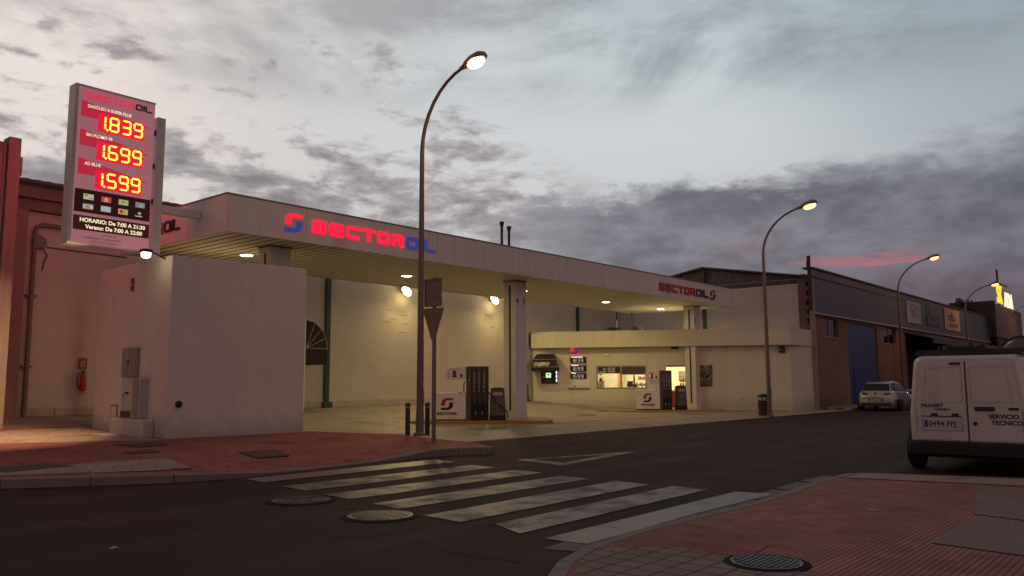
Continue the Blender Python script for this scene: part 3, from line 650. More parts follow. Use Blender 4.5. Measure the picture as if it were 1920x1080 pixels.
brand(32.64, 5.63, .39, .51, .085, .125, .115, cf, cs, M_red, M_blk); emblem(37.71, 5.59, .55, .50, cf, cs, M_red, M_blk)
lf = Fr((X0-.001, 0, 0), (0, -1, 0))
cs = thing('canopy_letters', (X0, 23.5, 5.7), 'faded station name on the short left side of the canopy behind the sign post', 'lettering')
M_redf = mat('letter_red_faded', (.30, .10, .09), .5)
brand(-24.68, 5.70, .33, .36, .05, .08, .08, lf, cs, M_redf, M_blk)
cu_ = thing('camera_dome', (20.5, 24.9, 5.3), 'tiny dark sensor on the rear edge of the canopy', 'sensor')
obj('body', MB().lathe(16.6, 24.85, [(.02, 5.26), (.05, 5.30), (.05, 5.38)], 10), M_dark, cu_)

# ------------------------------------------------------------------ lights under the canopy
WARM = (1.0, .72, .30)
M_lamp = emis('lamp_glow', (1.0, .90, .62), 14)
def area(name, loc, size, power, col, rot, parent, spread=PI):
    l = bpy.data.lights.new(name, 'AREA'); l.shape = 'DISK'; l.size = size; l.energy = power; l.color = col; l.spread = spread
    o = bpy.data.objects.new(name, l); COL.objects.link(o); o.parent = parent
    o.location = Vector(loc)-worldloc(parent); o.rotation_euler = rot; return o
def downlight(x, y, power, label, first=None):
    if first: return copy_tree(first, None, (x, y, 5.4), label)
    t = thing('ceiling_light', (x, y, 5.4), label, 'ceiling light', 'round lights in the canopy underside')
    obj('bezel', MB().rings([[(x+q*math.cos(2*PI*i/24), y+q*math.sin(2*PI*i/24), z) for i in range(24)] for q, z in ((.27, 5.404), (.26, 5.385), (.20, 5.38), (.19, 5.40))], cap=False), M_metalw, t)
    obj('diffuser', MB().lathe(x, y, [(.195, 5.395), (.15, 5.372), (.02, 5.365)], 20), M_lamp, t)
    area('bulb', (x, y, 5.35), .3, power, WARM, (0, 0, 0), t); return t
dl = downlight(20.2, 22.3, 60, 'round lit ceiling light seen just above the left wall floodlight')
downlight(26.9, 22.3, 0, 'round ceiling light hidden behind the middle canopy column', dl)
downlight(33.5, 22.45, 0, 'round lit ceiling light above the shop window, left of the two by the right end', dl)
downlight(38.7, 22.4, 0, 'round lit ceiling light nearest the right canopy column', dl)
downlight(13.6, 22.3, 0, 'round ceiling light behind the column over the utility building', dl)
def flood(x, z, label):
    t = thing('wall_floodlight', (x, 27.9, z), label, 'floodlight', 'floodlights on the back wall')
    obj('bracket', MB().box(x-.04, x+.04, 27.72, 28.0, z-.03, z+.03), M_dark, t)
    obj('housing', MB().lathe(0, 0, [(.10, -.14), (.17, -.05), (.25, .0)], 18, Fr((x, 27.66, z), (1, 0, 0), (0, .5, .87))), M_metalw, t)
    obj('lens', MB().lathe(0, 0, [(.235, .0), (.20, .06), (.02, .09)], 18, Fr((x, 27.66, z), (1, 0, 0), (0, .5, .87))), emis('flood_glow', (1.0, .86, .5), 45), t)
    area('bulb', (x, 27.5, z-.08), .25, 150, WARM, (math.radians(-38), 0, 0), t)
    l = bpy.data.lights.new('spill', 'POINT'); l.energy = 26; l.color = WARM; l.shadow_soft_size = .1
    o = bpy.data.objects.new('spill', l); COL.objects.link(o); o.parent = t; o.location = (0, -.42, -.22)
    return t
flood(25.05, 5.62, 'bright floodlight on the back wall left of the tall lamp post')
flood(31.1, 5.68, 'bright floodlight on the back wall left of the middle canopy column')

# ------------------------------------------------------------------ utility building
ub = thing('utility_building', (11, 20, .17), 'low blank white utility building at the pavement corner', 'utility building')
A_, D_ = (9.58, 18.98), (13.2, 18.62)
mb = MB(); mb.prism([A_, D_, (12.95, 20.0), (12.95, 23.2), (9.66, 23.2)], 0, 4.58); obj('wall', mb, M_white, ub, bevel=.012)
fl = Fr((9.60, 0, 0), (.019, -1, 0)); fl.o = Vector((9.58, 18.98, 0)); fl.r = (Vector((9.58, 18.98, 0))-Vector((9.66, 23.2, 0))).normalized(); fl.n = fl.r.cross(fl.u)
fr_ = Fr((9.58, 18.98, 0), (3.62, -.36, 0))
def LX(Y): return -(Y-18.98)     # position along the left face
M_cab = mat('cabinet_grey', (.26, .23, .23), .6, var=.12, scale=4)
t = thing('meter_cabinet', (9.6, 20.7, 2.0), 'grey upper meter cabinet on the left face of the utility building', 'meter cabinet')
obj('box', MB().bbox(LX(21.38), LX(20.5), 1.64, 2.38, .001, .07, .01, fl), M_cab, t)
obj('door', MB().box(LX(21.32), LX(20.56), 1.70, 2.32, .071, .08, fl), M_cab, t)
obj('handle', MB().box(LX(20.98), LX(20.95), 1.95, 2.07, .081, .10, fl), M_dark, t)
t = thing('gas_cabinet', (9.6, 20.4, .6), 'tall pale meter cabinet standing on a concrete plinth against the utility building', 'meter cabinet')
obj('plinth', MB().bbox(LX(21.4), LX(19.55), .16, .62, .001, .30, .04, fl), mat('plinth_white', (.50, .46, .44), .9, var=.15, scale=3, bump=.3), t)
obj('step', MB().bbox(LX(21.65), LX(20.6), .14, .24, .301, .75, .04, fl), mat('plinth_white', (.5, .46, .44), .9), t)
obj('box', MB().bbox(LX(20.95), LX(19.95), .63, 1.60, .001, .22, .012, fl), mat('cabinet_pale', (.42, .40, .41), .6, var=.1), t)
obj('side_panel', MB().box(LX(20.30), LX(20.0), .65, 1.58, .221, .235, fl), M_cab, t)
obj('grille', MB().box(LX(20.93), LX(20.40), .65, .80, .221, .24, fl), M_dark, t)
obj('lock', MB().box(LX(20.72), LX(20.55), 1.22, 1.27, .221, .25, fl).box(LX(20.84), LX(20.80), 1.17, 1.20, .221, .25, fl), M_dark, t)
t = thing('vent_hatch', (9.6, 21.8, .7), 'small framed hatch low on the left face of the utility building', 'hatch')
obj('frame', MB().box(LX(22.05), LX(21.62), .55, .94, .001, .02, fl), M_cab, t)
obj('panel', MB().box(LX(21.98), LX(21.70), .61, .88, .021, .028, fl), M_white, t)
t = thing('wall_plaque', (9.6, 21.2, 4.0), 'small dark plaque high on the left face of the utility building', 'plaque')
obj('plate', MB().box(LX(21.20), LX(21.03), 3.86, 4.20, .001, .02, fl), mat('plaque_dark', (.10, .055, .05), .5), t)
obj('mark', MB().prism([(LX(21.16), 3.98), (LX(21.07), 3.98), (LX(21.115), 4.1)], .021, .025, fl), mat('sign_cream', (.5, .4, .3), .5), t)
t = thing('vent_pipe_end', (10.0, 18.9, 1.0), 'round black vent pipe end low on the blank front wall of the utility building', 'vent pipe')
fv = Fr(tuple(fr_.p(.29, .98, 0)), (3.62, -.36, 0))
obj('flange', MB().lathe(0, 0, [(.085, 0.001), (.085, .03), (.06, .05)], 20, fv), M_dark, t)
obj('pipe', MB().lathe(0, 0, [(.055, .051), (.055, .09), (.04, .09)], 20, fv), M_black, t)
t = thing('security_camera', (13.1, 19.0, 3.4), 'small white security camera sticking out from the right corner of the utility building', 'security camera')
obj('arm', MB().tube([(12.97, 20.1, 3.62), (13.3, 19.6, 3.60)], .02, 6), M_metalw, t)
obj('body', MB().tube([(13.2, 19.7, 3.64), (13.5, 19.55, 3.52)], [.045, .045], 10), M_metalw, t)
t = thing('corner_floodlight', (9.05, 19.3, 4.55), 'bright floodlight on an arm at the top of the utility building below the price sign', 'floodlight')
obj('arm', MB().tube([(9.62, 19.35, 4.50), (9.3, 19.3, 4.62), (9.1, 19.26, 4.62)], .02, 6), M_dark, t)
obj('housing', MB().box(8.94, 9.16, 19.14, 19.36, 4.60, 4.68), M_dark, t)
obj('lens', MB().lathe(9.05, 19.25, [(.02, 4.46), (.10, 4.50), (.11, 4.595)], 16), emis('corner_glow', (1.0, .85, .5), 14), t)
bl_ = area('bulb', (8.90, 19.38, 4.52), .2, 200, (1.0, .66, .30), (0, 0, 0), t, math.radians(97))
bl_.rotation_euler = Vector((-.62, .50, -.60)).to_track_quat('-Z', 'Y').to_euler()

# ------------------------------------------------------------------ price sign
YS = 20.2
ps = thing('price_sign', (9.7, YS, 4.5), 'tall price sign with glowing red digits on a side post', 'price sign')
sf = Fr((0, YS, 0), (1, 0, 0))
M_sign = mat('sign_grey_led_glow', (.36, .28, .29), .5, var=.06, emit=(.32, .105, .130), es=.75)  # pink emission stands in for LED light on the panel face
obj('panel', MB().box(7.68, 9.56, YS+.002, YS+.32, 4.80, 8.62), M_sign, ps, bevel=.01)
obj('rim', MB().box(7.60, 7.675, YS-.03, YS+.35, 4.76, 8.66).box(7.676, 9.56, YS-.03, YS+.35, 8.625, 8.66).box(7.676, 9.56, YS-.03, YS+.35, 4.76, 4.795), M_metalw, ps)
obj('post', MB().box(9.66, 9.88, YS+.05, YS+.3, 4.5, 8.34), M_metalw, ps, bevel=.01)
obj('clamp', MB().box(9.562, 9.66, YS+.1, YS+.2, 7.86, 7.98).box(9.562, 9.66, YS+.1, YS+.2, 6.98, 7.10).box(9.562, 9.66, YS+.1, YS+.2, 6.05, 6.17), M_dark, ps)
obj('bracket_beam', MB().box(9.885, 10.93, YS+.05, YS+.28, 5.86, 6.06), M_metalw, ps)
obj('eye_bolt', MB().box(7.8, 7.84, YS+.1, YS+.14, 8.66, 8.71).box(9.4, 9.44, YS+.1, YS+.14, 8.66, 8.71), M_dark, ps)
M_sred = mat('sign_letters_red', (.5, .04, .06), .5, var=0, emit=(.75, .03, .09), es=.75)
M_sblk = mat('sign_letters_dark', (.10, .06, .07), .5, var=0)
mb = MB(); x2 = letters('SECTOR', 7.86, 8.36, .15, .17, .025, .032, .032, sf, mb); obj('lettering_red', mb, M_sred, ps)
mb = MB(); letters('OIL', x2+.02, 8.36, .15, .17, .025, .03, .03, sf, mb); obj('lettering_dark', mb, M_sblk, ps)
M_band = mat('sign_band', (.34, .03, .05), .5, var=0, emit=(.55, .02, .055), es=.7)
M_led = mat('led_panel_halo', (.2, .01, .02), .5, var=0, emit=(1.0, .008, .045), es=.80)  # red halo and reflection of the digits, put into the panel as emission
M_dig = emis('led_digits', (1.0, .80, .07), 1.9)
M_wt = mat('sign_white_text', (.7, .66, .55), .5, var=0, emit=(1.0, .9, .66), es=.75)
SEG = {'0': 'abcdef', '1': 'bc', '2': 'abged', '3': 'abgcd', '4': 'fgbc', '5': 'afgcd', '6': 'afgedc', '7': 'abc', '8': 'abcdefg', '9': 'abcfgd'}
def digit(ch, x, y, w, h, s, fr, mb, z=(.012, .018), g_=.006):
    m2 = y+h/2
    def H(yy): mb.prism([(x+s*.5+g_, yy), (x+s+g_, yy+s/2), (x+w-s-g_, yy+s/2), (x+w-s*.5-g_, yy), (x+w-s-g_, yy-s/2), (x+s+g_, yy-s/2)], *z, fr)
    def V(xx, y0, y1): mb.prism([(xx, y0+g_), (xx+s/2, y0+s/2+g_), (xx+s/2, y1-s/2-g_), (xx, y1-g_), (xx-s/2, y1-s/2-g_), (xx-s/2, y0+s/2+g_)], *z, fr)
    for c in SEG[ch]:
        if c == 'a': H(y+h-s/2)
        if c == 'g': H(m2)
        if c == 'd': H(y+s/2)
        if c == 'f': V(x+s/2, m2, y+h-s/2)
        if c == 'b': V(x+w-s/2, m2, y+h-s/2)
        if c == 'e': V(x+s/2, y+s/2, m2)
        if c == 'c': V(x+w-s/2, y+s/2, m2)
def price(s, x, y, w, h, st, gap, fr, mb, z=(.012, .018)):
    """1.839 style: narrow 1, point, three digits"""
    digit(s[0], x-w+st, y, w, h, st, fr, mb, z); mb.box(x+st*1.25, x+st*2.3, y, y+st*1.0, *z, fr)
    xx = x+st*2.9
    for ch in s[1:]: digit(ch, xx, y, w, h, st, fr, mb, z); xx += w+gap
rows = [('GASÓLEO A SUPER PLUS', '1839', 8.29, .105, 1.0), ('SIN PLOMO 95', '1699', 7.58, .105, 1.0), ('AD BLUE', '1599', 6.87, .105, 1.0)]
for back in (0, 1):  # second pass: unseen rear displays, added to redden the wall behind
    fb = sf if not back else Fr((17.24, YS+.322, 0), (-1, 0, 0))
    for (lbl, pr, zt, ts, bo) in rows:
        o = obj('fuel_band', MB().prism([(7.76, zt), (9.50, zt-.34), (8.15, zt-.345), (8.15, zt-.40), (7.76, zt-.40)], .002, .008, fb), M_band, ps)
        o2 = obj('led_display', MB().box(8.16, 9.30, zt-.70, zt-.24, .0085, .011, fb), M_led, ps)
        mb = MB(); price(pr, 8.31, zt-.64, .24, .37, .042, .055, fb, mb, (.0112, .020)); obj('digits', mb, M_dig, o2)
        if not back: text(lbl, ts, fb, 7.90, zt-.155, M_wt, 'fuel_name', ps, .010, .002, .0015, sx=.92)
for (yy, rx, pw) in ((YS-.03, -PI/2, 14), (YS+.36, PI/2, 65)):  # added red area lights, front for the pavement, rear for the wall
    l = bpy.data.lights.new('added_red_fill', 'AREA'); l.shape = 'RECTANGLE'; l.size = 1.1; l.size_y = 1.9; l.energy = pw; l.color = (1.0, .05, .06)
    o = bpy.data.objects.new('added_red_fill', l); COL.objects.link(o); o.parent = ps; o.location = Vector((8.72, yy, 7.15))-worldloc(ps); o.rotation_euler = (rx, 0, 0)
M_dkred = mat('sign_dark_red', (.07, .012, .012), .5, var=0)
o = obj('card_panel', MB().box(7.72, 9.54, 5.55, 6.11, .002, .008, sf), M_dkred, ps)
cc = [(.75, .72, .45), (.75, .08, .06), (.55, .62, .30), (.30, .32, .55), (.80, .75, .62), (.55, .65, .68), (.75, .50, .20), None]
for i, c_ in enumerate(cc):
    x = 7.92+(i % 4)*.415; z = 5.87 if i < 4 else 5.635
    if c_:
        k = obj('card_logo', MB().box(x, x+.235, z, z+.135, .009, .013, sf), mat('card_%d' % i, c_, .5, var=0, emit=c_, es=.45), o)
    else:
        k = obj('card_logo', MB().box(x+.09, x+.13, z+.05, z+.13, .009, .013, sf).box(x+.06, x+.16, z+.08, z+.10, .0135, .015, sf), mat('card_7', (.7, .5, .3), .5, var=0, emit=(.7, .5, .3), es=.5), o)
        text('ServiRed', .05, sf, x, z+.0, M_wt, 'card_text', o, .013, .001)
def mark(i, mb, c_, nm='card_mark'):
    obj(nm, mb, mat('mark_%d' % i, c_, .5, var=0, emit=c_, es=.3), o)
mark(0, MB().box(7.94, 8.02, 5.95, 5.985, .0132, .015, sf).box(8.05, 8.13, 5.90, 5.92, .0132, .015, sf), (.25, .35, .08))
mark(1, MB().cyl(8.45, 5.94, .0132, .015, .045, n=14, fr=sf).box(8.39, 8.51, 5.885, 5.895, .0132, .015, sf), (.85, .8, .75))
mark(2, MB().cyl(8.86, 5.95, .0132, .015, .025, n=12, fr=sf), (.45, .08, .04))
mark(3, MB().prism([(9.23, 5.9), (9.34, 5.89), (9.36, 5.93), (9.31, 5.98)], .0132, .015, sf), (.75, .75, .25))
mark(4, MB().box(7.921, 8.154, 5.74, 5.769, .0132, .0145, sf), (.25, .35, .45)); mark(5, MB().box(7.921, 8.154, 5.636, 5.66, .0132, .0145, sf), (.7, .4, .08))
text('VISA', .062, sf, 7.955, 5.675, mat('visa_ink', (.06, .07, .12), .5, var=0), 'card_text', o, .0145, .001, .002, shear=.2)
text('VISA', .05, sf, 8.40, 5.71, mat('card_wt', (.8, .8, .8), .5, var=0, emit=(.8, .8, .8), es=.3), 'card_text', o, .0145, .001, .001, shear=.2)
mark(6, MB().box(8.345, 8.56, 5.64, 5.665, .0132, .0145, sf), (.8, .8, .78)); 
mark(7, MB().cyl(8.83, 5.705, .0132, .0145, .045, n=16, fr=sf), (.75, .06, .05)); mark(8, MB().cyl(8.91, 5.705, .0147, .016, .05, n=16, fr=sf), (.95, .7, .12))
o = obj('hours_panel', MB().box(7.72, 9.54, 5.12, 5.47, .002, .008, sf), mat('sign_brown_red', (.16, .03, .018), .5, var=0), ps)
M_wt2 = mat('hours_text', (.7, .66, .5), .5, var=0, emit=(1.0, .92, .62), es=.85)
text('HORARIO: De 7:00 A 21:30', .135, sf, 7.86, 5.325, M_wt2, 'hours_text', o, .010, .002, .003, sx=1.0)
text('Verano: De 7:00 A 22:00', .135, sf, 8.0, 5.17, M_wt2, 'hours_text', o, .010, .002, .003, sx=1.0)
M_ft = mat('faint_text', (.22, .16, .15), .5, var=0)
text('SECTOR OIL', .07, sf, 8.40, 5.02, M_ft, 'small_print', ps, .002, .001, sx=.9)
text('COMBUSTIBLES Y CARBURANTES', .065, sf, 7.95, 4.93, M_ft, 'small_print', ps, .002, .001, sx=.95)
text('SERVICIO A DOMICILIO', .065, sf, 8.15, 4.84, M_ft, 'small_print', ps, .002, .001, sx=.95)

# ------------------------------------------------------------------ street lamps
M_pole = mat('lamp_pole', (.17, .14, .13), .5, .4, var=.15, scale=2)
M_sod = emis('sodium_lens', (1.0, .47, .13), 4.0)
def street_lamp(x, y, z0, hgt, reach, label, power, lens=None):
    t = thing('street_lamp', (x, y, z0), label, 'street lamp', 'curved street lamps along the kerb')
    pts = [(x, y, z0), (x, y, z0+hgt*.4), (x, y, z0+hgt*.78)]
    rs = [.095, .08, .06]
    for k in range(1, 9):
        a = k/8*math.radians(78)
        pts.append((x, y-reach*(1-math.cos(a))/(1-math.cos(math.radians(78)))*.78, z0+hgt*.78+hgt*.205*math.sin(a)/math.sin(math.radians(78)))); rs.append(.055-.002*k)
    obj('pole', MB().tube(pts, rs, 14), M_pole, t, smooth=True)
    obj('base', MB().lathe(x, y, [(.17, z0), (.17, z0+.05), (.105, z0+.09), (.10, z0+.6), (.095, z0+.62)], 16), M_pole, t)
    obj('access_door', MB().box(x-.045, x+.045, y-.103, y-.095, z0+.8, z0+1.15), M_pole, t)
    e = Vector(pts[-1]); hf = Fr(tuple(e), (-1, 0, 0), (0, -.985, .17))   # x sideways, y along the head, z = up
    rings = []
    for (d, w, up, dn) in ((-.12, .05, .05, -.05), (.0, .07, .07, -.06), (.16, .15, .13, -.07), (.34, .19, .17, -.06), (.6, .18, .17, -.05), (.74, .12, .10, -.04)):
        rings.append([(math.cos(q)*w, d, (up if math.sin(q) > 0 else -dn)*math.sin(q)) for q in [2*PI*i/14 for i in range(14)]])
    obj('head', MB().rings(rings, hf), mat('lamp_head', (.26, .22, .19), .45, .2, var=.1), t, smooth=True)
    rings = [[(math.cos(q)*w*a_, .43+math.sin(q)*l*a_, -zz) for q in [2*PI*i/20 for i in range(20)]] for a_, zz, w, l in ((1, .02, .165, .27), (.98, .09, .165, .27), (.72, .16, .165, .27), (.2, .19, .165, .27))]
    obj('lens', MB().rings(rings, hf), lens or M_sod, t, smooth=True)
    p = hf.p(0, .43, -.24)
    area('bulb', tuple(p), .3, power, (1.0, .48, .16), (0, 0, 0), t)
    return t
l1 = street_lamp(14.58, 15.54, .12, 9.55, 1.95, 'tall curved street lamp in front of the canopy, nearest of the row', 60, emis('sodium_lens_near', (1.0, .66, .36), 9))
def lamp_copy(x, y, label): return copy_tree(l1, None, (x, y, .0), label)
street_lamp(33.15, 14.15, .02, 8.75, 2.1, 'curved street lamp with a litter bin at its foot, second of the row', 60)
l3 = street_lamp(57.2, 15.3, .0, 9.45, 2.4, 'curved street lamp in front of the blue warehouse doors, third of the row', 60)
copy_tree(l3, None, (76.6, 15.3, 0), 'curved street lamp left of the glowing rooftop letters, fourth of the row')
copy_tree(l3, None, (97.5, 15.3, 0), 'curved street lamp at the right edge of the photo, fifth of the row')

# ------------------------------------------------------------------ bollards, road sign, bin
M_bol = mat('bollard', (.035, .028, .03), .4, .2, var=.2)
bo = thing('bollard', (14.35, 15.75, .12), 'dark metal bollard left of the tall lamp post', 'bollard', 'bollards beside the tall lamp post')
obj('shaft', MB().lathe(14.35, 15.75, [(.075, .10), (.065, .13), (.06, .82)], 16), M_bol, bo)
obj('cap', MB().lathe(14.35, 15.75, [(.068, .86), (.068, .92), (.05, .955), (.01, .965)], 16), M_bol, bo, smooth=True)
obj('band', MB().lathe(14.35, 15.75, [(.062, .821), (.062, .859)], 16), mat('band_grey', (.3, .27, .26), .5), bo)
copy_tree(bo, None, (14.95, 15.65, .12), 'dark metal bollard right of the tall lamp post, behind the road sign pole')
t = thing('road_sign', (13.02, 13.46, .14), 'grey backs of a square plate above a give way triangle on one pole', 'road sign')
M_sb = mat('sign_back', (.20, .17, .145), .55, .3, var=.12, scale=5)
fs = Fr((13.02, 13.46, 0), (.02, -1, 0))
obj('pole', MB().box(-.045, .045, .12, 3.88, -.06, -.012, fs), M_sb, t)
obj('square_plate', MB().bbox(-.27, .27, 3.20, 3.84, -.01, .012, .02, fs), M_sb, t)
obj('triangle_plate', MB().prism([(-.31, 3.16), (-.33, 3.13), (-.05, 2.44), (.0, 2.40), (.05, 2.44), (.33, 3.13), (.31, 3.16)], -.01, .012, fs), M_sb, t)
obj('frame_lip', MB().box(-.27, .27, 3.80, 3.84, .013, .03, fs).box(-.27, -.245, 3.22, 3.80, .013, .03, fs).box(.245, .27, 3.22, 3.80, .013, .03, fs), M_sb, t)
obj('clamp', MB().box(-.07, .07, 3.40, 3.45, .013, .03, fs).box(-.07, .07, 3.0, 3.04, .013, .03, fs), M_sb, t)
t = thing('litter_bin', (33.15, 13.8, .02), 'dark green litter bin at the foot of the second street lamp', 'litter bin')
M_gbin = mat('bin_green', (.012, .014, .012), .5, var=.2)
x, y = 33.3, 14.42
obj('body', MB().lathe(x, y, [(.26, .04), (.27, .08), (.28, .66), (.28, .67)], 20), M_gbin, t)
obj('hood', MB().lathe(x, y, [(.285, .80), (.29, .86), (.24, .92), (.05, .95)], 20), M_gbin, t, smooth=True)
obj('band', MB().lathe(x, y, [(.283, .672), (.283, .74)], 20), mat('band_grey', (.3, .27, .26), .5), t)
obj('bars', MB().cyl(x-.2, y, .74, .80, .03).cyl(x+.2, y, .74, .80, .03).cyl(x, y-.2, .74, .80, .03), M_gbin, t)

# ------------------------------------------------------------------ pump islands and pumps
M_isl = mat('island_orange', (.42, .19, .045), .7, var=.25, scale=3, bump=.3)
def island(depth, hw, l0, l1, h, label):
    fx_, fy_ = math.cos(YAW), math.sin(YAW)          # the islands lie across the view, square to the lane between shop and street
    cx, cy = fx_*depth+fy_*(l0+l1)/2, fy_*depth-fx_*(l0+l1)/2
    t = thing('pump_island', (cx, cy, 0), label, 'pump island', 'orange kerbed pump islands')
    def rr(i, z):
        rad = .55; pts = []; hl = (l1-l0)/2
        for sx2, sy2, a0 in ((1, 1, 0), (-1, 1, PI/2), (-1, -1, PI), (1, -1, 3*PI/2)):
            for k in range(5):
                a = a0+PI/2*k/4; la = sx2*(hl-rad)+(rad-i)*math.cos(a); de = sy2*(hw-rad)+(rad-i)*math.sin(a)
                pts.append((cx+fy_*la+fx_*de, cy-fx_*la+fy_*de, z))
        return pts
    obj('kerb', MB().rings([rr(0, -.02), rr(0, h-.02), rr(.02, h), rr(.12, h)], cap=False), M_isl, t)
    obj('deck', MB().rings([rr(.121, h-.03), rr(.121, h-.004)]), mat('island_deck', (.28, .22, .13), .8, var=.2), t)
island(30.72, 1.57, -3.7, 1.45, .13, 'orange kerbed island under the left pump and middle column')
island(41.65, 1.50, 4.6, 10.35, .10, 'orange kerbed island under the right pump and right column')
M_pw = mat('pump_white', (.78, .76, .70), .35, var=.05, scale=3)
M_pd = mat('pump_dark', (.045, .035, .028), .4, .1, var=.15, scale=6)
M_pm = mat('pump_mid', (.11, .09, .072), .4, .3, var=.1, scale=6)
def pump(X, zb, label, number, lit, curved, wtower):
    t = thing('fuel_pump', (X, 20.1, zb), label, 'fuel pump', 'fuel pumps on the orange islands')
    pf = Fr((X, 20.1, zb), (1, 0, 0))
    obj('cabinet', MB().bbox(0, 1.70, .05, .99, -.75, 0, .015, pf), M_pw, t)
    obj('skirt', MB().box(.02, 1.68, 0, .05, -.72, -.02, pf), M_black, t)
    emblem(.50, .38, .58, .43, pf, t, M_red, M_blk, (.002, .006))
    mb = MB(); x2 = letters('SECTOR', .30, .22, .085, .105, .018, .024, .022, Fr(tuple(pf.p(0, 0, 0)), (1, 0, 0)), mb); obj('lettering_red', mb, mat('letter_red_faded', (.3, .1, .09), .5), t)
    mb = MB(); letters('OIL', x2, .22, .085, .105, .018, .024, .022, pf, mb); obj('lettering_dark', mb, M_blk, t)
    obj('screw', MB().cyl(.12, .92, .001, .006, .015, n=8, fr=pf).cyl(1.42, .92, .001, .006, .015, n=8, fr=pf), M_dark, t)
    if number: text(number, .15, pf, .05, .84, M_num, 'pump_number', t, .002, .001, .004)
    # display head
    hp = [(.70, 1.46), (.70, 1.80), (.78, 1.85), (1.2, 1.91), (1.70, 1.93), (1.70, 1.46)]
    obj('head', MB().prism(hp, -.6, -.05, pf), M_pw, t, bevel=.01)
    if not curved: obj('neck', MB().box(.95, 1.70, .99, 1.46, -.55, -.10, pf), M_pw, t)
    else:
        obj('vapour_hose', MB().tube([pf.p(1.66, 1.40, -.1), pf.p(1.60, 1.3, -.02), pf.p(1.60, 1.05, -.02), pf.p(1.68, .9, -.05)], .025, 8), M_black, t)
    M_lcd = mat('lcd_dark', (.05, .018, .012), .3, var=0)
    dp = obj('display', MB().box(1.05, 1.22, 1.54, 1.78, -.049, -.042, pf), M_lcd, t)
    obj('card_reader', MB().box(1.42, 1.52, 1.54, 1.66, -.049, -.042, pf), M_lcd, t)
    obj('display_frame', MB().box(.86, .88, 1.52, 1.845, -.049, -.046, pf).box(.881, 1.40, 1.83, 1.845, -.049, -.046, pf), M_lcd, t)
    obj('display_rows', MB().box(1.06, 1.21, 1.61, 1.625, -.0415, -.040, pf).box(1.06, 1.21, 1.695, 1.71, -.0415, -.040, pf), mat('lcd_row', (.35, .32, .26), .4, var=0), dp)
    if lit: obj('red_light', MB().cyl(1.03, 1.67, -.049, -.03, .035, n=12, fr=pf), emis('red_led', (1, .04, .02), 4), dp)
    # dark hose tower with three channels
    a = 1.71; w = wtower
    tw = obj('hose_tower', MB().box(a, a+w, .0, 1.93, -.72, -.08, pf), M_pd, t)
    obj('side_strip', MB().box(a+.005, a+.22*w, .05, 1.92, -.079, -.03, pf), M_pm, t)
    text('PUMP', .07, Fr(tuple(pf.p(a+.135*w, 1.30, -.028)), (0, 0, -1), (1, 0, 0)), -.32, 0, mat('tower_text', (.5, .47, .4), .5, var=0), 'side_text', t, .0, .001, sx=1.4)
    for k in range(3):
        cx = a+w*(.36+.225*k)
        ch = obj('channel', MB().box(cx-.07, cx+.07, .55, 1.92, -.079, -.055, pf), M_pm, t)
        obj('grade_label', MB().box(cx-.05, cx+.05, 1.60, 1.72, -.054, -.048, pf).box(cx-.05, cx+.05, 1.30, 1.56, -.054, -.051, pf), mat('grade_label', (.22, .19, .15), .5), ch)
        nz = obj('nozzle', MB().tube([pf.p(cx, 1.28, -.02), pf.p(cx, 1.12, .02), pf.p(cx, .98, .0)], [.03, .035, .025], 8).box(cx-.035, cx+.035, 1.10, 1.22, .02, .06, pf), M_black, t)
        obj('nozzle_shine', MB().box(cx-.015, cx+.015, 1.13, 1.27, .061, .068, pf).cyl(cx-.01, 1.05, .04, .05, .028, n=10, fr=pf), mat('chrome', (.75, .72, .65), .2, .6, var=0), nz)
        obj('hose', MB().tube([pf.p(cx, 1.0, -.02), pf.p(cx-.05, .7, .04), pf.p(cx-.04, .35, .06), pf.p(cx+.03, .3, .04), pf.p(cx+.05, .6, -.02)], .018, 6), M_black, nz)
    obj('boot', MB().box(a+.24*w, a+w*.96, -.10, .56, -.079, .04, pf), M_black, t, bevel=.01)
    obj('price_tag', MB().box(a+w*.42, a+w*.45, .22, .34, .042, .046, pf).box(a+w*.72, a+w*.75, .22, .34, .042, .046, pf), mat('grade_white', (.5, .48, .42), .5), t)
    obj('loose_cap', MB().lathe(1.45, -.2, [(.0001, 0), (.06, 0), (.05, .03), (.02, .04)], 10, Fr(tuple(pf.p(0, .99, 0)), (1, 0, 0), (0, 1, 0))), M_dark, t)
    return t
for (x_, y_, z_, lb, nn_, lit_, cv_, rot_, sc__) in ((20.48, 21.27, .12, 'left fuel pump with its white cabinet beside the road sign pole', None, False, True, -50, .735),
                                       (34.88, 21.66, .10, 'right fuel pump marked 2 in front of the shop window', '2', True, False, -57, .665)):
    p_ = pump(19.4, z_, lb, nn_, lit_, cv_, 1.08 if cv_ else .88)
    p_.location = (x_, y_, z_); p_.rotation_euler = (0, 0, math.radians(rot_)); p_.scale = (sc__, .8, 1)
obj_h = thing('pump_hose', (21.9, 19.4, .9), 'black fuel hose looping from the left pump across the grey bin', 'fuel hose')
obj('hose', MB().tube([(21.70, 19.70, 1.25), (21.75, 19.50, .98), (21.83, 19.36, .80), (21.93, 19.24, .66), (22.06, 19.14, .53), (22.14, 19.08, .40), (22.17, 19.10, .22)], .022, 8), M_black, obj_h)
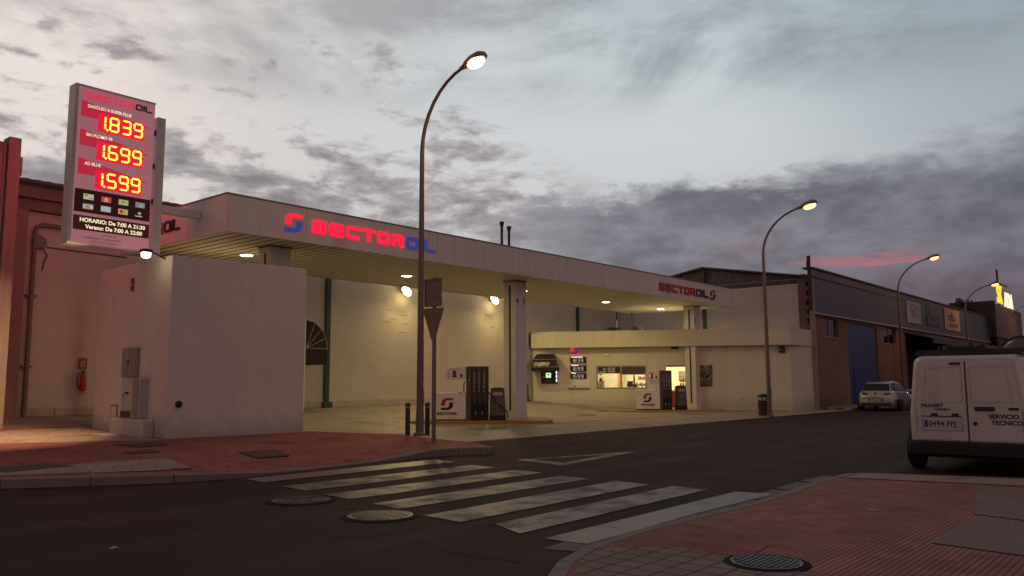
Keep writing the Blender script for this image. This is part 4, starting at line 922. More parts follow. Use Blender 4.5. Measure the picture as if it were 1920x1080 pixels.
def bin_(X, Y_, zb, label):
    t = thing('service_bin', (X, Y_, zb), label, 'service bin', 'grey service bins beside the pumps')
    y = Y_
    def sq(w, d, z, rr=.1):
        pts = []
        for (sx, sy, a0) in ((1, 1, 0), (-1, 1, PI/2), (-1, -1, PI), (1, -1, 3*PI/2)):
            for k in range(4):
                a = a0+PI/2*k/3; pts.append((X+sx*(w-rr)+rr*math.cos(a), y+sy*(d-rr)+rr*math.sin(a), zb+z))
        return pts
    obj('foot', MB().rings([sq(.42, .36, 0), sq(.42, .36, .2)]), M_black, t)
    obj('body', MB().rings([sq(.415, .355, .201), sq(.40, .34, .5), sq(.36, .31, 1.0), sq(.35, .30, 1.10)]), M_pm, t, smooth=True)
    obj('lid', MB().rings([sq(.35, .30, 1.101), sq(.34, .29, 1.15), sq(.2, .18, 1.19, .05)]), M_pd, t, smooth=True)
    fb = Fr((X, y-.325, zb), (1, 0, 0))
    obj('paper_slot', MB().box(-.24, .24, .90, 1.02, .012, .02, fb), mat('slot_pale', (.42, .38, .30), .5), t)
    obj('badge', MB().lathe(0, 0, [(.09, 0), (.09, .01), (.06, .011)], 18, Fr((X+.02, y-.345, zb+.65), (1, 0, 0))), mat('badge_grey', (.20, .17, .14), .5), t)
    t.rotation_euler = (0, 0, math.radians(-50)); t.scale = (.70, .70, 1)
bin_(22.17, 19.58, .11, 'grey service bin between the left pump and the middle column')
bin_(36.62, 20.2, .10, 'grey service bin with an orange front slot between the right pump and the right column')

# ------------------------------------------------------------------ office / shop
o0 = Vector((34.456, 27.892, 0)); rr0 = Vector((.477, -.879, 0))
of = Fr(tuple(o0), tuple(rr0))            # x = 13.3 - t, from its left end to the street corner
def sx_(t): return 13.3-t
ob = thing('station_shop', (38, 22, 0), 'low cream station shop with a payment window and lit interior', 'shop')
mb = MB()
wt = 3.29
zr = [(sx_(13.3), sx_(9.87)), (sx_(9.87), sx_(7.25)), (sx_(7.25), sx_(6.22)), (sx_(6.22), sx_(4.85)), (sx_(4.85), sx_(0))]
mb.box(zr[0][0], zr[0][1], -.1, wt, -.18, 0, of); mb.box(zr[1][0], zr[1][1], -.1, 1.15, -.18, 0, of); mb.box(zr[1][0], zr[1][1], 2.33, wt, -.18, 0, of)
mb.box(zr[2][0], zr[2][1], -.1, wt, -.18, 0, of); mb.box(zr[3][0], zr[3][1], 2.32, wt, -.18, 0, of); mb.box(zr[4][0], zr[4][1], -.1, wt, -.18, 0, of)
# street side return
mb.prism([(40.80, 16.201), (42.97, 15.9), (42.97, 16.1), (40.85, 16.35)], -.1, wt)
obj('wall', mb, M_office, ob)
def pl(t, out): p = of.p(sx_(t), 0, out); return (p.x, p.y)
mb = MB(); mb.prism([(34.33, 27.9), pl(12.0, .45), pl(-.0, .45), (42.97, 15.86), (42.97, 27.9), (34.2, 27.9)], 3.30, 4.12); obj('parapet', mb, M_office, ob, bevel=.01)
mb = MB(); mb.prism([(34.31, 27.91), pl(12.0, .465), pl(-.01, .465), (42.98, 15.84), (42.98, 27.91), (34.19, 27.91)], 4.121, 4.16); obj('coping', mb, M_metalw, ob)
# interior
M_int = mat('interior_wall', (.80, .76, .58), .8, var=.03)
mb = MB(); mb.box(sx_(10.6), sx_(4.0), .1, 3.0, -3.3, -3.2, of); mb.box(sx_(10.6)-.1, sx_(10.6), .1, 3.0, -3.2, -.19, of); mb.box(sx_(4.0), sx_(4.0)+.1, .1, 3.0, -3.2, -.19, of); mb.box(sx_(10.6), sx_(4.0), 3.0, 3.1, -3.2, -.19, of)
obj('interior_wall', mb, M_int, ob)
mb = MB(); mb.box(sx_(10.6), sx_(4.0), .0, .10, -3.2, -.19, of); obj('interior_floor', mb, mat('int_floor', (.35, .30, .22), .6), ob)
mb = MB(); mb.box(sx_(8.95), sx_(8.68), .1, 2.6, -2.7, -2.6, of); obj('door_jamb', mb, mat('orange_wood', (.55, .30, .08), .6), ob)
for tt in (9.0, 6.9, 5.2):
    area('ceiling_bulb', tuple(of.p(sx_(tt), 2.95, -1.6)), .8, 60, (1.0, .84, .52), (0, 0, 0), ob)
mb = MB(); mb.box(sx_(10.3), sx_(10.28)+.5, 1.1, 2.3, -.9, -.85, of); obj('side_cabinet', MB().box(sx_(9.83), sx_(9.5), 1.16, 1.55, -.9, -.4, of), mat('cab_cream', (.6, .57, .40), .6), ob)
# window
w = obj('window', MB().box(sx_(9.87)+.001, sx_(7.25)-.001, 2.27, 2.329, -.16, -.02, of).box(sx_(9.87)+.001, sx_(7.25)-.001, 1.151, 1.19, -.16, .03, of).box(sx_(9.87)+.001, sx_(9.80), 1.191, 2.269, -.16, -.02, of).box(sx_(7.31), sx_(7.25)-.001, 1.191, 2.269, -.16, -.02, of).box(sx_(8.62), sx_(8.54), 1.191, 2.269, -.14, -.04, of), mat('window_alu', (.30, .27, .20), .5, .3), ob)
M_blind = mat('blind', (.07, .06, .045), .8, var=.1)
obj('blind', MB().box(sx_(9.80)+.003, sx_(8.62)-.003, 1.93, 2.268, -.17, -.165, of), M_blind, w); obj('blind', MB().box(sx_(8.54)+.003, sx_(7.31)-.003, 1.86, 2.268, -.17, -.165, of), M_blind, w)
M_glass = mat('pane_glass', (.9, .9, .9), .03, var=0, trans=1.0, spec=.5)
obj('pane', MB().box(sx_(9.80)+.003, sx_(8.62)-.003, 1.192, 2.268, -.10, -.096, of), M_glass, w); obj('pane', MB().box(sx_(8.54)+.003, sx_(7.31)-.003, 1.192, 2.268, -.10, -.096, of), M_glass, w)
M_paper = mat('paper', (.55, .52, .42), .7, var=0); M_ink = mat('ink', (.05, .04, .035), .7, var=0)
nt_ = obj('notice', MB().box(sx_(9.27), sx_(8.90), 2.0, 2.24, -.094, -.092, of).box(sx_(9.73), sx_(9.56), 1.84, 2.04, -.094, -.092, of).box(sx_(9.50), sx_(9.38), 1.98, 2.08, -.094, -.092, of).box(sx_(9.73), sx_(9.56), 1.46, 1.72, -.094, -.092, of).box(sx_(9.53), sx_(9.38), 2.13, 2.20, -.094, -.092, of), M_paper, w)
obj('notice_text', MB().box(sx_(9.25), sx_(8.93), 2.19, 2.22, -.0915, -.0905, of).box(sx_(9.18), sx_(9.0), 2.12, 2.16, -.0915, -.0905, of).box(sx_(9.25), sx_(8.93), 2.05, 2.09, -.0915, -.0905, of).box(sx_(9.70), sx_(9.60), 1.50, 1.66, -.0915, -.0905, of).box(sx_(9.76), sx_(9.66), 2.08, 2.24, -.0915, -.0905, of), M_ink, nt_)
obj('lintel', MB().box(sx_(6.22)+.001, sx_(4.85)-.001, 2.25, 2.319, -.16, .02, of), mat('lintel_dark', (.06, .045, .03), .6), ob)
# things inside
t = thing('till_screen', tuple(of.p(sx_(8.0), 1.19, -.6)), 'black till screen behind the shop payment window', 'computer screen')
fm = Fr(tuple(of.p(sx_(8.35), 1.19, -.6)), tuple(rr0), (.0, .0, 1))
obj('screen', MB().prism([(.02, .02), (.33, .02), (.37, .33), (.08, .33)], -.02, .02, fm), M_black, t)
obj('stand', MB().box(.15, .2, -.05, .02, -.06, -.02, fm), M_black, t)
obj('keyboard', MB().box(.38, .62, .0, .04, -.1, .1, fm).box(.42, .55, .04, .14, -.05, .05, fm), M_dark, t)
def cluster(cx, cy, n, cols, label, name, spread=(.4, .3), zoff=-2.6):
    t = thing(name, tuple(of.p(sx_(cx), cy, zoff)), label, 'shelf')
    obj('board', MB().box(sx_(cx)-spread[0]-.05, sx_(cx)+spread[0]+.05, cy-.03, cy, zoff-.15, zoff+.15, of), mat('shelf_wood', (.45, .28, .1), .6), t)
    for i in range(n):
        x = sx_(cx)-spread[0]+2*spread[0]*(i+.5)/n; h_ = random.uniform(.4, 1)*spread[1]
        obj('packet', MB().box(x-spread[0]/n*.8, x+spread[0]/n*.8, cy+.001, cy+h_, zoff-.06, zoff+.10, of), mat('goods_%d' % (i % len(cols) + len(cols)*10), cols[i % len(cols)], .5, var=0), t)
cluster(7.55, 1.62, 5, [(.4, .22, .08), (.2, .12, .05), (.6, .4, .15)], 'shelf of small goods at the right of the payment window', 'goods_shelf', (.22, .2), -1.5)
cluster(7.6, 1.28, 6, [(.15, .1, .05), (.5, .4, .2)], 'lower shelf of small goods at the right of the payment window', 'goods_shelf', (.3, .18), -1.5)
t = thing('bottle_display', tuple(of.p(sx_(8.0), 1.5, -2)), 'small dark bottles standing behind the till screen', 'bottles')
obj('bottle', MB().tube([of.p(sx_(7.98), 1.35, -1.6), of.p(sx_(7.98), 1.75, -1.6), of.p(sx_(7.98), 1.88, -1.6)], [.05, .05, .02], 8), M_dark, t)
obj('bottle', MB().tube([of.p(sx_(7.5), 1.20, -.5), of.p(sx_(7.5), 1.36, -.5), of.p(sx_(7.5), 1.48, -.5)], [.03, .03, .012], 8), M_dark, t)
obj('stand', MB().box(sx_(8.1), sx_(7.85), 1.2, 1.35, -1.7, -1.5, of), M_dark, t)
t = thing('red_counter', tuple(of.p(sx_(5.4), .1, -1.0)), 'dark red counter inside the shop doorway', 'counter')
obj('front', MB().box(sx_(6.2), sx_(4.3), .12, .98, -1.4, -.9, of), mat('counter_red', (.32, .03, .025), .5, var=.15), t)
obj('top', MB().box(sx_(6.25), sx_(4.2), .981, 1.03, -1.45, -.85, of), mat('counter_top', (.5, .45, .33), .5), t)
t = thing('snack_rack', tuple(of.p(sx_(5.2), 1.1, -1.0)), 'stacked rows of red snack packets on the counter in the shop doorway', 'snack rack')
obj('tray', MB().box(sx_(5.75), sx_(4.6), 1.20, 1.24, -1.3, -.95, of).box(sx_(5.3), sx_(5.2), 1.031, 1.20, -1.2, -1.1, of), mat('tray_wood', (.40, .18, .06), .6), t)
for j in range(2):
    for i in range(7):
        xx = sx_(5.55)+i*.14
        obj('packet', MB().box(xx, xx+.11, 1.241+j*.20, 1.40+j*.20, -1.25, -1.0, of), mat('pk_%d' % ((i+j) % 3), [(.45, .05, .03), (.5, .12, .05), (.35, .03, .03)][(i+j) % 3], .45, var=0), t)
t = thing('wall_poster', tuple(of.p(sx_(5.7), 1.9, -3.15)), 'grey notice on the wall inside the shop doorway', 'poster')
obj('sheet', MB().box(sx_(5.62), sx_(5.22), 1.52, 2.06, -3.19, -3.18, of), mat('poster_grey', (.28, .26, .2), .7), t)
obj('print', MB().box(sx_(5.57), sx_(5.30), 1.70, 1.72, -3.179, -3.175, of).box(sx_(5.57), sx_(5.27), 1.76, 1.78, -3.179, -3.175, of).box(sx_(5.42), sx_(5.30), 1.60, 1.65, -3.179, -3.175, of), M_ink, t)
# outside wall: cash machine, awning, price panel, poster, camera, light
t = thing('cash_machine', tuple(of.p(sx_(12.4), 1.4, 0)), 'lit cash machine in the shop wall under the black awning', 'cash machine')
obj('fascia_panel', MB().box(sx_(12.85), sx_(11.95), 1.40, 2.14, .001, .06, of), mat('atm_grey', (.05, .045, .03), .4, var=.1), t)
obj('recess', MB().box(sx_(12.78), sx_(12.02), 1.48, 2.08, .061, .065, of), M_black, t)
sc1 = obj('screen', MB().box(sx_(12.58), sx_(12.30), 1.72, 1.98, .066, .072, of), emis('atm_screen', (.60, 1.0, .50), 1.1), t)
obj('screen_text', MB().box(sx_(12.50), sx_(12.38), 1.86, 1.92, .0725, .074, of).box(sx_(12.50), sx_(12.38), 1.80, 1.815, .0725, .074, of), M_ink, sc1)
obj('side_light', MB().box(sx_(12.03), sx_(11.97), 1.94, 2.10, .066, .09, of).box(sx_(12.03), sx_(11.97), 1.72, 1.88, .066, .09, of).box(sx_(12.03), sx_(11.97), 1.50, 1.66, .066, .09, of), emis('atm_white', (.9, .85, 1.0), 1.6), t)
obj('sticker', MB().box(sx_(12.76), sx_(12.66), 1.92, 2.02, .066, .068, of).box(sx_(12.76), sx_(12.64), 1.72, 1.84, .066, .068, of), mat('sticker', (.35, .36, .28), .5, var=0), t)
obj('card_slot', MB().box(sx_(12.24), sx_(12.12), 1.90, 1.99, .066, .08, of), M_pm, t); obj('keypad', MB().box(sx_(12.60), sx_(12.25), 1.52, 1.60, .066, .12, of), M_pm, t)
M_aw = mat('awning_black', (.020, .012, .014), .8, var=.2, scale=4); M_pip = mat('awning_piping', (.42, .36, .30), .7)
aw = thing('awning', tuple(of.p(sx_(12.4), 2.2, 0)), 'black shop awning lettered CAJERO above the cash machine', 'awning')
xa, xb = sx_(13.25), sx_(11.85)
mb = MB(); prof = [(0.001, 3.02, .30), (.28, 2.97, .22), (.55, 2.68, .04), (.75, 2.28, 0)]
rings = [[(xa+i_, y_, z_), (xb-i_, y_, z_)] for (z_, y_, i_) in prof]
vs = []
for (z_, y_, i_) in prof: vs += [(xa+i_, y_, z_), (xb-i_, y_, z_)]
vs += [(xa, 2.28, .001), (xb, 2.28, .001)]
mb.add([of.p(*v) for v in vs], [(0, 1, 3, 2), (2, 3, 5, 4), (4, 5, 7, 6), (0, 2, 4, 6, 8), (1, 9, 7, 5, 3)]); obj('canvas', mb, M_aw, aw)
mb = MB(); mb.box(xa, xb, 2.06, 2.275, .735, .75, of); mb.box(xb-.015, xb, 2.06, 2.275, .001, .734, of); mb.box(xa, xa+.015, 2.06, 2.275, .001, .734, of); obj('valance', mb, M_aw, aw)
mb = MB(); mb.tube([of.p(xa, 2.283, .755), of.p(xb, 2.283, .755)], .011, 6); mb.tube([of.p(xa+.04, 2.69, .56), of.p(xb-.04, 2.69, .56), of.p(xb, 2.285, .755)], .011, 6); mb.tube([of.p(xa+.22, 2.985, .285), of.p(xb-.22, 2.985, .285), of.p(xb-.01, 2.30, .30)], .011, 6); mb.tube([of.p(xb+.005, 2.283, .755), of.p(xb+.005, 2.283, .0)], .011, 6); obj('piping', mb, M_pip, aw)
faw = Fr(tuple(of.p(xa, 2.28, .757)), tuple(rr0), tuple((of.u*.40 + of.n*(-.20)).normalized()))
text('CAJERO', .27, faw, .12, .09, mat('awning_text', (.62, .56, .48), .6, var=0, emit=(.6, .5, .4), es=.15), 'awning_text', aw, .012, .002, .008, sx=.86, shear=.2)
# price panel on the shop wall
t = thing('wall_price_panel', tuple(of.p(sx_(11), 2, 0)), 'white digit price panel with red and blue emblem on the shop wall', 'price panel')
emblem(sx_(11.0)-.22, 2.98, .40, .40, of, t, M_redlit, M_bluelit, (.002, .03))
obj('name_strip', MB().box(sx_(11.25), sx_(10.78), 2.88, 2.955, .002, .02, of), M_redlit, t)
for (zt, pr, wl) in ((2.82, '1839', .6), (2.38, '1699', .37), (1.97, '1599', .24)):
    d = obj('digit_board', MB().box(sx_(11.22), sx_(10.40), zt-.34, zt-.04, .002, .04, of), M_black, t)
    obj('frame_red', MB().box(sx_(11.28), sx_(11.225), zt-.26, zt+.02, .002, .03, of).box(sx_(11.22), sx_(10.38), zt-.038, zt+.01, .002, .02, of), mat('board_red', (.35, .04, .03), .5), d)
    obj('fuel_strip', MB().box(sx_(11.20), sx_(11.20)+wl, zt-.036, zt+.012, .021, .03, of), emis('strip_white', (1, .93, .85), 1.0), d)
    mb = MB(); price(pr, sx_(11.22)+.12, zt-.29, .12, .20, .018, .062, of, mb, (.041, .046)); obj('digits', mb, emis('digit_white', (.85, .80, .68), .7), d)
obj('info_plate', MB().box(sx_(11.36), sx_(10.22), 1.18, 1.64, .002, .03, of), M_pw, t)
obj('info_line', MB().box(sx_(11.36), sx_(10.22), 1.12, 1.165, .002, .06, of), mat('ledge_brown', (.20, .15, .07), .6), t)
obj('info_text', MB().box(sx_(11.10), sx_(10.95), 1.24, 1.28, .031, .034, of).box(sx_(10.85), sx_(10.32), 1.25, 1.265, .031, .034, of).box(sx_(11.33), sx_(11.29), 1.55, 1.59, .031, .034, of).box(sx_(11.33), sx_(11.29), 1.42, 1.46, .031, .034, of), M_ink, t)
t = thing('photo_poster', tuple(of.p(sx_(4.1), 1.8, 0)), 'dark irregular advertising board on the shop wall right of the right column', 'poster')
pm = bpy.data.materials.new('poster_print'); pm.use_nodes = True; q = G(pm.node_tree); bs = pm.node_tree.nodes['Principled BSDF']
geo = q.n('ShaderNodeNewGeometry'); nn = q.noise(geo.outputs['Position'], 7, 3, .7, 1.5); n5 = q.noise(geo.outputs['Position'], 5, 2, .5)
pm.node_tree.links.new(q.mix(q.ss(nn, .46, .6), q.mix(q.ss(n5, .45, .6), (.02, .015, .02), (.12, .03, .02)), (.36, .30, .20)), bs.inputs['Base Color'])
obj('board', MB().prism([(sx_(4.6), 1.22), (sx_(3.90), 1.22), (sx_(3.89), 1.7), (sx_(3.84), 1.76), (sx_(3.88), 1.86), (sx_(3.86), 2.1), (sx_(3.88), 2.28), (sx_(3.95), 2.36), (sx_(4.05), 2.30), (sx_(4.6), 2.32)], .002, .03, of), pm, t)
obj('grass_strip', MB().box(sx_(4.6), sx_(3.91), 1.225, 1.52, .031, .034, of), mat('poster_green', (.09, .11, .03), .6, var=.4, scale=12), t)
t = thing('wall_alarm', tuple(of.p(sx_(.25), 3.1, 0)), 'small dark alarm box under the shop parapet near the street corner', 'alarm box')
obj('box', MB().bbox(sx_(.55), sx_(.25), 2.92, 3.24, .001, .12, .015, of), M_dark, t)
obj('label', MB().box(sx_(.50), sx_(.42), 3.05, 3.10, .121, .124, of), M_paper, t)
t = thing('wall_vent', tuple(of.p(sx_(5.6), 3.2, 0)), 'small dark vent box under the parapet left of the right column', 'vent')
obj('box', MB().bbox(sx_(5.95), sx_(5.55), 3.18, 3.28, .001, .08, .01, of), M_dark, t); obj('louvre', MB().box(sx_(5.9), sx_(5.6), 3.21, 3.225, .081, .09, of), M_pm, t)
t = thing('wall_light', tuple(of.p(sx_(9.3), 2.9, 0)), 'small pale wall light above the payment window', 'wall light')
obj('base', MB().box(sx_(9.40), sx_(9.20), 2.88, 2.96, .001, .09, of), M_pw, t); obj('cover', MB().box(sx_(9.39), sx_(9.21), 2.85, 2.879, .01, .08, of), mat('cover_pale', (.7, .68, .6), .3, var=0), t)
t = thing('leaning_sign', (34.3, 26.4, .4), 'narrow dark board leaning at the left end of the shop', 'board')
fz = Fr(tuple(of.p(-.40, .42, .35)), tuple(rr0), (.0, .06, 1))
obj('board', MB().bbox(0, .26, .12, 1.0, 0, .06, .01, fz), mat('board_grey', (.06, .055, .05), .6), t); obj('foot', MB().box(.05, .30, 0, .12, -.1, .12, fz), M_black, t)
t = thing('low_pipe_box', tuple(of.p(sx_(1.5), .6, 0)), 'tiny pale outlet on the blank shop wall near the street corner', 'outlet')
obj('plate', MB().box(sx_(2.55), sx_(2.35), .66, .70, .001, .03, of), M_pw, t); obj('spout', MB().box(sx_(2.42), sx_(2.38), .62, .659, .001, .05, of), M_dark, t)
for k, (tx, dd, lb) in enumerate(((9.4, -1.6, 'left air conditioning unit on the shop roof'), (8.2, -1.6, 'right air conditioning unit on the shop roof'))):
    fa = Fr(tuple(of.p(sx_(tx), 4.125, dd)), tuple(rr0))
    t = thing('roof_air_unit', tuple(fa.o), lb, 'air conditioner', 'air conditioning units on the shop roof')
    obj('case', MB().bbox(0, .75, .06, .34, -.35, 0, .02, fa), mat('ac_grey', (.07, .065, .06), .6), t); obj('feet', MB().box(.1, .2, 0, .06, -.3, -.05, fa).box(.7, .8, 0, .06, -.3, -.05, fa), M_dark, t)
    obj('fan_grille', MB().lathe(.32, .24, [(.14, .001), (.14, .015), (.10, .016)], 18, fa), M_dark, t)
t = thing('roof_drain_pipe', (41.9, 26.5, 4.2), 'thin drain pipe with a funnel top rising from the shop roof to the canopy corner', 'drain pipe')
obj('pipe', MB().cyl(40.25, 25.15, 4.16, 5.2, .05, n=10), mat('pipe_grey', (.16, .16, .17), .6), t); obj('hopper', MB().lathe(40.25, 25.15, [(.05, 5.2), (.13, 5.36), (.13, 5.42)], 12), mat('pipe_grey', (.16, .16, .17), .6), t)
# quarter-round awning over a booth hidden by the utility building
aw = thing('quarter_awning', (18.8, 27, 2.4), 'black quarter round awning with pale seams, half hidden by the utility building', 'awning')
cx, cz, ra, rh, ya, yb = 18.78, 2.82, .98, 1.08, 26.4, 27.9
prof = [(cx+ra*math.cos(a), cz+rh*math.sin(a)) for a in [PI/2*k/4 for k in range(5)]]
fa = Fr((0, ya, 0), (1, 0, 0))
obj('support', MB().box(cx-.25, cx-.02, ya, yb, gz(27), 3.95), M_office, aw)
obj('canvas', MB().prism([(cx-.01, cz)]+prof, -(yb-ya), 0, fa), M_aw, aw)
obj('valance', MB().box(cx-.01, cx+ra, ya-.01, ya+.004, cz-.62, cz-.001).box(cx+ra-.012, cx+ra, ya+.005, yb, cz-.62, cz-.001), M_aw, aw)
mb = MB(); mb.tube([(x, ya-.012, z) for x, z in prof], .012, 6)
for x, z in prof[:-1]: mb.tube([(cx, ya-.014, cz), (x, ya-.014, z)], .012, 6)
obj('piping', mb, M_pip, aw)

# ------------------------------------------------------------------ corrugated shed gable behind the shop
gb = thing('gable_shed', (43, 22, 0), 'shed with dark corrugated gable and white block wall behind the shop', 'shed')
M_blockY = block_mat('white_block_side', (.50, .47, .45), (.52, .49, .47), (.44, .41, .39), .40, .20, .006, 'y', var=.10, bump=.25)
obj('wall', MB().box(43.0, 43.2, 16.5, 28.0, 0, 6.60), M_blockY, gb)
obj('coping', MB().box(42.96, 43.24, 16.5, 28.0, 6.601, 6.66), M_metalw, gb)
fg = Fr((43.22, 0, 0), (0, -1, 0))
obj('gable_cladding', MB().prism([(-16.0, 6.5), (-16.0, 6.95), (-22.0, 7.95), (-28.0, 6.95), (-28.0, 6.5)], -.1, 0, fg), rib_mat('gable_ribs', (.14, .11, .12), .30, 'Y'), gb)
mb = MB()
for (a, za, b, zb) in ((15.7, 6.93, 22.0, 8.0), (28.3, 6.93, 22.0, 8.0)):
    mb.rings([[(42.8, a, za), (60, a, za), (60, a, za+.09), (42.8, a, za+.09)], [(42.8, b, zb), (60, b, zb), (60, b, zb+.09), (42.8, b, zb+.09)]])
obj('roof', mb, mat('shed_roof', (.09, .07, .075), .8, var=.2), gb)
obj('steel_column', MB().box(42.88, 42.998, 21.9, 22.12, 4.17, 7.85), M_teal, gb)
obj('eaves_rail', MB().box(43.10, 43.12, 16.2, 27.8, 6.9, 6.98), mat('rail', (.2, .18, .19), .6), gb)
mb = MB(); z = 0.0; k = 0
while z < 6.9:
    mb.box(42.96, 43.16, 15.95+(.0 if k % 2 else .12), 16.49, z, z+.24); z += .25; k += 1
obj('toothed_brick_end', mb, mat('tooth_brick', (.16, .10, .09), .9, var=.3, scale=4, bump=.5), gb)

# ------------------------------------------------------------------ blue warehouse along the street
bh = thing('blue_warehouse', (64, 16, 0), 'brick warehouse with blue-grey metal cladding and a big blue door', 'warehouse')
M_clad = rib_mat('cladding_blue', (.075, .085, .125), .25, 'X', rough=.5)
XB = 88
obj('cladding', MB().box(43.0, XB, 15.72, 15.9, 5.08, 7.42), M_clad, bh)
obj('edge_cap', MB().box(42.9, XB+.1, 15.62, 16.2, 7.421, 7.50), mat('cap_dark', (.10, .07, .075), .6), bh)
obj('drip_trim', MB().box(43.0, XB, 15.60, 15.9, 5.0, 5.079), mat('trim_pale', (.42, .36, .34), .6), bh)
obj('roof', MB().box(43.3, XB, 16.21, 40, 7.0, 7.2), mat('shed_roof', (.09, .07, .075), .8), bh)
M_brick = block_mat('brick', (.23, .11, .085), (.28, .14, .105), (.20, .15, .12), .26, .075, .012, 'x', var=.25, bump=.4, dirt=.3)
mb = MB()
def seg(x0, x1, z0, z1): mb.box(x0, x1, 15.8, 16.05, z0, z1)
seg(43.2, 44.3, 0, 4.999); seg(44.3, 46.9, 0, 3.9); seg(44.3, 46.9, 4.9, 4.999); seg(46.9, 48.4, 0, 4.999); seg(48.4, 53.9, 4.84, 4.999)
seg(53.9, 55.3, 0, 4.999); seg(55.3, 58.0, 0, 3.9); seg(55.3, 58.0, 4.9, 4.999); seg(58.0, 60.2, 0, 4.999)
seg(60.2, 70.2, 4.75, 4.999); seg(70.2, 72.6, 0, 4.999); seg(72.6, 75.4, 0, 3.4); seg(72.6, 75.4, 4.8, 4.999); seg(75.4, 79.5, 0, 4.999); seg(79.5, 81.2, 0, 3.4); seg(79.5, 81.2, 4.8, 4.999); seg(81.2, XB, 0, 4.999)
obj('wall', mb, M_brick, bh)
obj('corner_pilaster', MB().box(42.98, 43.19, 15.7, 15.94, 0, 7.4), mat('pilaster', (.30, .26, .26), .8), bh)
M_win = mat('dark_pane', (.012, .012, .015), .15, var=.1)
for (x0, x1, z0, z1) in ((44.3, 46.9, 3.9, 4.9), (55.3, 58.0, 3.9, 4.9), (72.6, 75.4, 3.4, 4.8), (79.5, 81.2, 3.4, 4.8)):
    wv = obj('window', MB().box(x0, x1, 15.77, 16.0, z0-.09, z0-.002).box(x0+.001, x0+.08, 15.9, 15.98, z0, z1).box(x1-.08, x1-.001, 15.9, 15.98, z0, z1).box((x0+x1)/2-.03, (x0+x1)/2+.03, 15.9, 15.98, z0, z1), mat('sill_grey', (.25, .20, .18), .8), bh)
    obj('pane', MB().box(x0+.081, x1-.081, 15.93, 15.95, z0+.01, z1-.01), M_win, wv)
M_bdoor = rib_mat('door_blue', (.008, .022, .13), .50, 'X', rough=.4)
d = obj('sliding_door', MB().box(48.42, 53.88, 15.86, 15.98, .05, 4.82), M_bdoor, bh)
obj('door_rail', MB().box(48.42, 53.88, 15.83, 15.859, 2.6, 2.66), mat('door_rail', (.03, .05, .12), .5), d)
obj('wicket', MB().box(49.3, 50.3, 15.835, 15.859, .12, 2.2), M_bdoor, d)
obj('open_bay', MB().box(60.2, 70.2, 17.5, 17.6, 0, 6.9).box(60.2, 60.3, 16.06, 17.49, 0, 6.9).box(70.1, 70.2, 16.06, 17.49, 0, 6.9), M_black, bh)
cn = obj('bay_canopy', MB().rings([[(60.0, 15.79, 4.80), (60.0, 14.0, 4.35), (60.0, 14.0, 4.28), (60.0, 15.79, 4.72)], [(70.4, 15.79, 4.80), (70.4, 14.0, 4.35), (70.4, 14.0, 4.28), (70.4, 15.79, 4.72)]]), mat('canopy_dark', (.035, .035, .05), .6), bh)
obj('canopy_truss', MB().box(60.0, 70.4, 14.02, 14.08, 4.0, 4.26).box(62, 62.1, 14.1, 15.79, 4.0, 4.2).box(66, 66.1, 14.1, 15.79, 4.0, 4.2), M_dark, cn)
# ragged party-wall pole at the left corner
t = thing('roof_pole', (43.0, 15.9, 6.9), 'short dark pole with a box standing on the corner of the blue warehouse', 'pole')
obj('shaft', MB().box(42.84, 42.98, 15.76, 15.90, 5.2, 8.1), mat('pole_dark', (.05, .035, .035), .7), t); obj('box', MB().box(42.79, 42.838, 15.76, 15.92, 7.45, 7.8), mat('pole_dark', (.05, .035, .035), .7), t)
# advertising boards on the cladding
bf = Fr((0, 15.695, 0), (1, 0, 0))
def board(x0, x1, z0, z1, label, bg):
    t = thing('advert_board', (x0, 15.7, z0), label, 'advertising board', 'boards on the blue cladding')
    obj('board', MB().box(x0, x1, z0, z1, .0, .03, bf), mat('board_'+bg[0], bg[1], .6, var=.1), t); return t
t = board(60.5, 64.0, 5.50, 7.02, 'pale board with a pink arch and blue letters on the blue cladding', ('pale', (.40, .38, .42)))
mb = MB(); mb.stroke([(62.25+1.2*math.cos(PI*k/10), 6.35+.42*math.sin(PI*k/10)) for k in range(11)], .16, .031, .036, bf); obj('arch', mb, mat('arch_pink', (.40, .20, .22), .6), t)
obj('strip', MB().box(61.4, 63.3, 5.98, 6.05, .031, .036, bf), mat('board_blue', (.08, .10, .25), .6), t)
text('TBE', .55, bf, 61.45, 6.08, mat('board_blue', (.08, .10, .25), .6), 'board_text', t, .032, .003, .01, sx=1.2)
t = board(65.7, 69.3, 5.55, 6.32, 'faded grey board below ghost lettering on the blue cladding', ('grey', (.26, .25, .26)))
text('PIF', 1.0, bf, 65.8, 6.42, mat('ghost', (.20, .17, .17), .7), 'board_text', t, .0, .003, .02, sx=1.1)
obj('line', MB().box(66.0, 68.9, 5.95, 5.98, .031, .034, bf).box(66.0, 68.5, 5.8, 5.83, .031, .034, bf), mat('ghost', (.2, .17, .17), .7), t)
t = board(71.0, 76.1, 5.50, 7.22, 'warm beige board with a dark roof shape on the blue cladding', ('warm', (.50, .34, .25)))
obj('roof_shape', MB().prism([(72.0, 6.62), (73.2, 6.70), (73.0, 7.0), (74.8, 6.42), (73.6, 6.56), (72.2, 6.52)], .031, .036, bf), mat('roofshape', (.08, .04, .03), .6), t)
obj('hill_shape', MB().prism([(72.2, 6.45), (73.6, 6.50), (74.9, 6.28), (72.6, 6.25)], .031, .036, bf), mat('hillshape', (.16, .08, .05), .6), t)
obj('text_block', MB().box(72.3, 75.2, 5.75, 6.05, .031, .034, bf), mat('textblk', (.22, .12, .08), .6), t)
